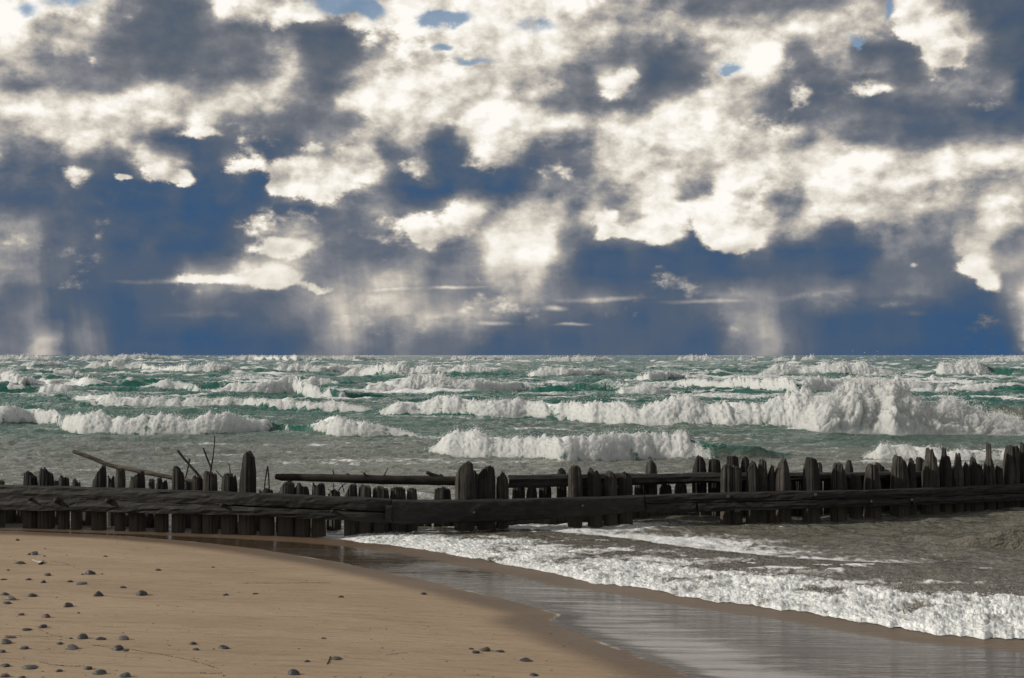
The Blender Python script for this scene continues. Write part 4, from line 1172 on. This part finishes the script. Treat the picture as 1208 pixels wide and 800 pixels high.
drift('dead_twig', 'thick forked twig slanting up between two pilings at left', 'twig',
      [[(209.5, 531.5, 3.0), (217, 541, 2.8), (224, 549, 2.8), (232, 558, 3.2), (238, 566, 3.2), (242, 576, 3.4)], [(223.5, 541.5, 2.4), (223, 547, 1.9), (221, 555, 1.7), (219, 564, 1.4)]], M_TWIG, 0.45)
drift('dead_twig', 'tall thin V shaped twig rising behind a broken piling', 'twig',
      [[(253.4, 514, 1.1), (252.6, 528, 1.4), (251, 541, 1.7), (249, 552, 2.2), (247, 572, 2.6)], [(239.8, 528.5, 2.2), (244, 540, 2.0), (249, 552, 2.2)]], M_TWIG, 0.45)
drift('dead_twig', 'hooked wisp of twig above the notched piling', 'twig',
      [[(268, 546, 0.7), (270.5, 548, 0.9), (271.5, 556, 1.2), (271.5, 566, 1.6)], [(255, 555, 1.1), (261, 562, 1.3), (266, 566, 1.4)]], M_TWIG, 0.40)
drift('dead_twig', 'narrow upturned V of twig right of the tallest left piling', 'twig',
      [[(315.7, 550, 1.7), (314, 560, 1.5), (312.5, 568, 1.5), (312, 580, 1.6)], [(315.9, 551, 1.5), (317, 562, 1.5), (317.8, 580, 1.7)]], M_TWIG, 0.30)
drift('dead_twig', 'tangle of thin bare twigs hanging under the long log', 'twig',
      [[(393.5, 570, 1.0), (394, 576, 1.1), (393, 584, 1.1)], [(408, 570, 1.0), (402, 575, 1.3), (397, 583, 1.5)], [(403, 570, 1.0), (404, 573, 1.0), (406, 581, 1.2)], [(420, 569, 1.2), (417, 575, 1.2), (415, 583, 1.2)], [(387, 577, 0.9), (391, 580, 1.1), (393, 585, 1.1)]], M_TWIG, 0.40)

# ================================================================== STONES AND BITS ON THE SAND
def on_sand(px, py):
    d = ray(px, py)
    z0 = 0.1
    for _ in range(8):
        p = at(px, py, z0)
        z0 = float(sand_height(np.array([p.x]), np.array([p.y]))[0][0])
    return at(px, py, z0)

def stone_mesh(w, h, seed, angular):
    me = bpy.data.meshes.new('stone')
    bm = bmesh.new()
    bmesh.ops.create_icosphere(bm, subdivisions=3, radius=1.0)
    rr = random.Random(seed)
    dirs = [Vector((rr.uniform(-1, 1), rr.uniform(-1, 1), rr.uniform(-.4, 1))).normalized() for _ in range(6)]
    cut = [rr.uniform(0.55, 0.9) for _ in dirs]
    dep = rr.uniform(0.7, 1.0)
    co = np.array([v.co[:] for v in bm.verts])
    nz = 0.20 * fbm(co[:, 0] * 1.1 + seed * 1.7, co[:, 1] * 1.1 + co[:, 2] * 0.8 - seed, 3)
    for v, q in zip(bm.verts, nz):
        c = v.co.copy()
        for d, k in zip(dirs, cut):                       # gently faceted by wear
            e = c.dot(d) - k
            if e > 0:
                c -= d * e * (0.75 if angular else 0.4)
        c *= 1 + q
        v.co = Vector((c.x * w * .5, c.y * w * .5 * dep, c.z * h * 0.66))
    for f in bm.faces:
        f.smooth = True
    bm.to_mesh(me); bm.free()
    return me

G = 'stones scattered over the damp sand'
# x, y of centre, width, height (photograph pixels), colour, label
ST = [
    (20, 637, 6, 3, 'brown', 'small flat brown stone farthest up the sand near the breakwater'),
    (40.5, 653, 12, 6.5, 'green', 'domed grey green stone, the farthest large one at the left'),
    (34, 654, 5, 3, 'dark', 'small dark pebble touching the left side of the farthest green stone'),
    (52, 656, 4, 2, 'dark', 'tiny dark chip just right of and below the farthest green stone'), (53, 647, 3.2, 1.6, 'brown', 'tiny brown fleck above the farthest green stone'),
    (22, 664.5, 15, 3.4, 'dark', 'long thin dark stone nearly buried beside the white and dark fragment'),
    (9, 672.5, 5, 2.4, 'brown', 'tiny brown chip near the left edge below the long thin dark stone'),
    (56, 678, 9, 4.5, 'red', 'small tilted red brown stone between the two rows at upper left'),
    (106, 676, 12.5, 6.5, 'blue', 'round dark blue grey stone sitting alone in the upper row'),
    (97, 677.5, 4, 2, 'brown', 'tiny brown pebble touching the left of the round dark blue grey stone'), (120, 677.2, 3.4, 1.7, 'dark', 'tiny dark pebble just right of the round dark blue grey stone'),
    (4, 683.5, 9, 2.6, 'dark', 'thin dark stone cut by the left frame edge in the upper rows'),
    (33, 683.5, 8, 2.8, 'dark', 'little flat dark stone left of a small dome in the third row'),
    (50.5, 686.5, 9.5, 4.2, 'dark', 'small dark dome shaped stone in the third row'),
    (82, 686, 9, 2.6, 'dark', 'thin dark stone touching the long flat grey one'),
    (94, 688.3, 17, 4.2, 'grey', 'long flat pale grey stone lying in the third row'),
    (38, 702, 12.5, 5.2, 'dark', 'dark low domed stone in the fourth row near the pale heap'),
    (5, 701, 11, 4, 'green', 'green grey stone at the left edge above the pale heap'),
    (12, 706, 17, 5.5, 'grey', 'flat light topped stone heaped with others at the left edge'),
    (115.5, 701.3, 13.5, 7.2, 'dark', 'dark stone with bright upper left edge in the middle of the sand'),
    (124, 656.5, 6, 2.2, 'brown', 'small brown chip alone in the upper sand'),
    (186, 672.3, 8, 3, 'brown', 'slanted brown chip alone on the smooth upper sand'),
    (144.5, 692.8, 10, 3, 'dark', 'thin dark stone just above the two largest domes'),
    (166.5, 700, 15.5, 7.2, 'dark', 'large dark brown dome, rightmost of the middle row of stones'),
    (266, 701.5, 8, 2.6, 'dark', 'small dark sliver, left of a pair on the bare central sand'),
    (301, 700.5, 8, 2.0, 'dark', 'small dark sliver, right of a pair on the bare central sand'),
    (251, 669, 4.5, 1.6, 'brown', 'tiny faint brown fleck on the bare upper sand toward the wet edge'),
    (7, 711.5, 13, 3.2, 'dark', 'thin dark stone at the left edge below the pale heap'),
    (80, 714, 14, 7, 'red', 'peaked dark red brown stone standing alone'),
    (92.5, 723, 4, 2, 'dark', 'tiny dark pebble below the peaked red brown stone'),
    (24, 725, 10.5, 3.2, 'brown', 'flat brown stone left of a small purple dome'),
    (53.5, 727, 11.5, 5.5, 'red', 'small purple brown dome with a dark left tail'),
    (49.5, 738.5, 11.5, 6.4, 'blue', 'rounded blue black stone above a drifted trail line'),
    (31, 742.5, 13, 2.8, 'dark', 'long dark stone nearly buried at the start of the trail line'),
    (12, 751.5, 15, 3.4, 'brown', 'flat brown stone above the big grey one at the left edge'),
    (7, 757.2, 16, 6.5, 'green', 'big smooth grey green stone at the left edge'),
    (97, 751.3, 14.5, 7.5, 'dark', 'dark oval stone with a bright white cap, left of a thin one'),
    (118, 753.5, 14, 4, 'dark', 'thin black stone with a pale left tip between two domes'),
    (83, 753, 6, 2.2, 'dark', 'small dark pebble at the end of the drifted trail line'),
    (70, 759, 8.5, 3, 'dark', 'small stone with a pale left tip above the wedge shaped stone'),
    (85, 764, 17, 7.2, 'grey', 'wedge shaped grey stone rising to the right'),
    (27, 764.5, 12.5, 3.4, 'dark', 'low black stone by itself near the left edge'),
    (2, 768.5, 9, 5, 'green', 'grey green stone half cut by the left edge'),
    (5, 785, 14, 4.2, 'dark', 'flat dark stone at the left edge near the bottom'),
    (34, 787, 22, 4.2, 'green', 'long flat grey green slab near the bottom left'),
    (69, 791.3, 10, 3.2, 'dark', 'small dark stone between the long slab and the bottom pair'),
    (103, 788, 12.5, 5, 'dark', 'left stone of the overlapping pair at the bottom'),
    (117, 793.5, 18, 7.4, 'green', 'right grey green stone of the overlapping pair at the bottom'),
    (5, 797, 14, 4.2, 'brown', 'brown stone in the bottom left corner'),
    (25, 799, 10, 3, 'brown', 'small brown stone on the bottom frame edge at left'),
    (144.5, 752.7, 15, 7.6, 'grey', 'blocky purple grey stone, topmost of the bright capped trio'),
    (138.5, 765, 15.5, 6.5, 'dark', 'dark wedge stone with a white upper left face'),
    (147.5, 767.3, 9, 2.4, 'dark', 'flat dark sliver tucked against the white faced wedge stone'),
    (228, 759, 11, 4.4, 'dark', 'upper dark stone of a close pair right of the trail'),
    (231, 766, 10, 3, 'dark', 'lower dark stone of a close pair right of the trail'),
    (252, 765.5, 3.4, 1.8, 'dark', 'tiny dark pebble left of the smooth slanting blue grey stone'),
    (264, 763.8, 15, 5.5, 'blue', 'smooth slanting blue grey stone right of the close pair'),
    (147, 797, 15, 6.5, 'green', 'dark green grey stone on the bottom edge right of the pair'),
    (402, 704, 8, 2.6, 'dark', 'small dark stone on bare sand near the centre left'),
    (500, 700.5, 8.5, 3, 'dark', 'small dark stone nearest the wet edge in the centre'),
    (382, 753, 7, 1.8, 'dark', 'tiny flat dark sliver above the stone with the twig'),
    (361.5, 780, 8.5, 2.8, 'dark', 'small dark stone above the large blue black egg'),
    (397.5, 776.5, 13.5, 4, 'green', 'flat dark stone with a thin twig propped at its left end'),
    (346.5, 793.5, 17.5, 8.5, 'blue', 'large blue black egg shaped stone at the bottom centre left'),
    (571, 766.3, 16, 6.5, 'brown', 'light capped brown stone, largest of the central cluster'),
    (561, 769.5, 10.5, 4, 'dark', 'dark stone with a pale left tip in the central cluster'),
    (590, 768.5, 12, 3.2, 'dark', 'flat dark stone at the right end of the central cluster'),
    (556, 765.5, 7, 2.2, 'dark', 'thin dark pebble at the left end of the central cluster'),
    (621, 779, 18, 3.6, 'dark', 'long flat dark stone right of the central cluster'),
    (630, 796.5, 12.5, 3.6, 'dark', 'small dark stone on the bottom edge below the long flat one'),
]
for i, (px, py, w, h, colr, lab) in enumerate(ST):
    c = on_sand(px, py + h * 0.28)
    dist = math.hypot(c.y, c.x)
    s = c.y / F
    rr = random.Random(i * 13 + 5)
    me = stone_mesh(w * s * 0.94, max(h * s * 1.15, 0.006), i + 1, i % 3 != 0)
    me.materials.append(STONES[colr])
    o = bpy.data.objects.new('stone', me)
    o.location = (c.x, c.y + w * s * 0.1, c.z + h * s * 0.02)
    o.rotation_euler = (rr.uniform(-.12, .12), rr.uniform(-.22, .22), rr.uniform(-.5, .5))
    link(o)
    tag(o, lab, 'stone', G)

# pale shell-like fragment and the small twig
def ground_limb(name, label, cat, pts, mat, lift=0.4):
    P, rad = [], []
    for x, y, t in pts:
        p = on_sand(x, y)
        r = t * .5 * p.y / F
        P.append((p.x, p.y, p.z + r * lift)); rad.append(r)
    org = np.array(P[0])
    V, f = limb_mesh([(P, rad)], 8)
    o = mesh_obj(name, V - org, f, mat)
    o.location = org
    return tag(o, label, cat)
ground_limb('driftwood_fragment', 'short pale bent fragment of driftwood among the upper left stones', 'driftwood', [(38.5, 661, 2), (42, 662.5, 2.6), (46, 664, 3.4), (51, 664.5, 4.0)], STONES['pale'])
ground_limb('driftwood_fragment', 'dark stubby end of driftwood beside the pale bent fragment', 'driftwood', [(45.5, 666, 2.6), (49, 665.8, 3.6), (50.5, 663, 3.0)], M_TWIG)
ground_limb('dead_twig', 'thin straight twig propped on the sand beside a flat dark stone', 'twig', [(386, 784, 1.2), (388, 780, 1.2), (390, 775, 1.3)], M_TWIG, 1.0)

# lines of fine debris left by the last high wash
def debris(polys):
    rows_ = []
    for pts in polys:
        pts = np.array(pts, float)
        L = np.concatenate([[0], np.cumsum(np.hypot(*np.diff(pts, axis=0).T))])
        n = int(L[-1] * 3.0)
        for a in rng.uniform(0, L[-1], n):
            x = np.interp(a, L, pts[:, 0]) + rng.normal(0, .5); y = np.interp(a, L, pts[:, 1]) + rng.normal(0, .28)
            rows_.append((x, y))
    Vs_, Fs_ = [], []
    P = np.array([at(x, y, 0.2) for x, y in rows_])
    for _ in range(6):
        zz = sand_height(P[:, 0], P[:, 1])[0]
        P = np.array([at(x, y, q) for (x, y), q in zip(rows_, zz)])
    for k, p in enumerate(P):
        a, b, h = rng.uniform(.003, .009), rng.uniform(.002, .004), rng.uniform(.001, .003)
        an = rng.uniform(-.6, .6)
        R2 = np.array([[math.cos(an), -math.sin(an)], [math.sin(an), math.cos(an)]])
        base = np.array([[-a, 0], [0, -b], [a, 0], [0, b]]) @ R2.T
        v = np.concatenate([np.c_[base, np.full(4, -.002)], [[0, 0, h]]]) + p
        Vs_.append(v)
        Fs_ += [(k * 5 + q, k * 5 + (q + 1) % 4, k * 5 + 4) for q in range(4)]
    o = mesh_obj('wrack_line', np.concatenate(Vs_), np.array(Fs_), M_TWIG)
    tag(o, 'thin wavy lines of fine dark debris left on the sand by the waves', 'debris', kind='stuff')
debris([[(148, 765), (165, 768), (190, 772), (205, 775), (225, 779), (240, 783), (252, 787), (258, 789)], [(46, 743), (52, 745), (60, 749), (70, 751), (80, 753)], [(5, 750), (30, 750.5), (50, 751), (66, 751.5)], [(46, 781), (60, 784), (80, 786), (100, 786)], [(60, 662), (75, 664), (84, 667), (92, 671)],
        [(236, 794), (250, 794.5), (262, 794)], [(108, 761), (125, 763), (134, 766)], [(455, 773), (470, 771), (482, 770)], [(280, 688), (330, 688), (390, 687.5)]])

# grit, shell crumbs and bark specks strewn over the dry sand
def grit():
    n = 2600
    u_ = rng.uniform(-60, 830, n); v_ = 628 + 175 * rng.random(n) ** 0.9
    keep_ = v_ > np.interp(u_, [q[0] for q in D_PX], [q[1] for q in D_PX]) + 4
    dens_ = fbm(u_ / 130.0, v_ / 22.0, 3) + rng.normal(0, .35, n) > -0.05
    left = rng.random(n) < np.interp(u_, [0, 300, 800], [1.0, 0.65, 0.45])
    u_, v_ = u_[keep_ & dens_ & left], v_[keep_ & dens_ & left]
    P = np.array([at(x, y, 0.15) for x, y in zip(u_, v_)])
    for _ in range(5):
        zz = sand_height(P[:, 0], P[:, 1])[0]
        P = np.array([at(x, y, q) for x, y, q in zip(u_, v_, zz)])
    n = len(P)
    r = 0.0030 + 0.0070 * rng.random(n) ** 2.5
    octa = np.array([[1, 0, 0], [0, 1, 0], [-1, 0, 0], [0, -1, 0], [0, 0, .8], [0, 0, -.8]], float)
    V = octa[None] * (r[:, None, None] * rng.uniform(0.5, 1.5, (n, 6, 1))) * np.array([1.35, 1.0, 0.7]) + P[:, None]
    f = np.array([[0, 1, 4], [1, 2, 4], [2, 3, 4], [3, 0, 4]])
    o = mesh_obj('beach_grit', V.reshape(-1, 3), (np.arange(n)[:, None, None] * 6 + f[None]).reshape(-1, 3), STONES['brown'])
    tag(o, 'fine dark grit and crumbs of shell and bark strewn on the sand', 'grit', kind='stuff')
grit()
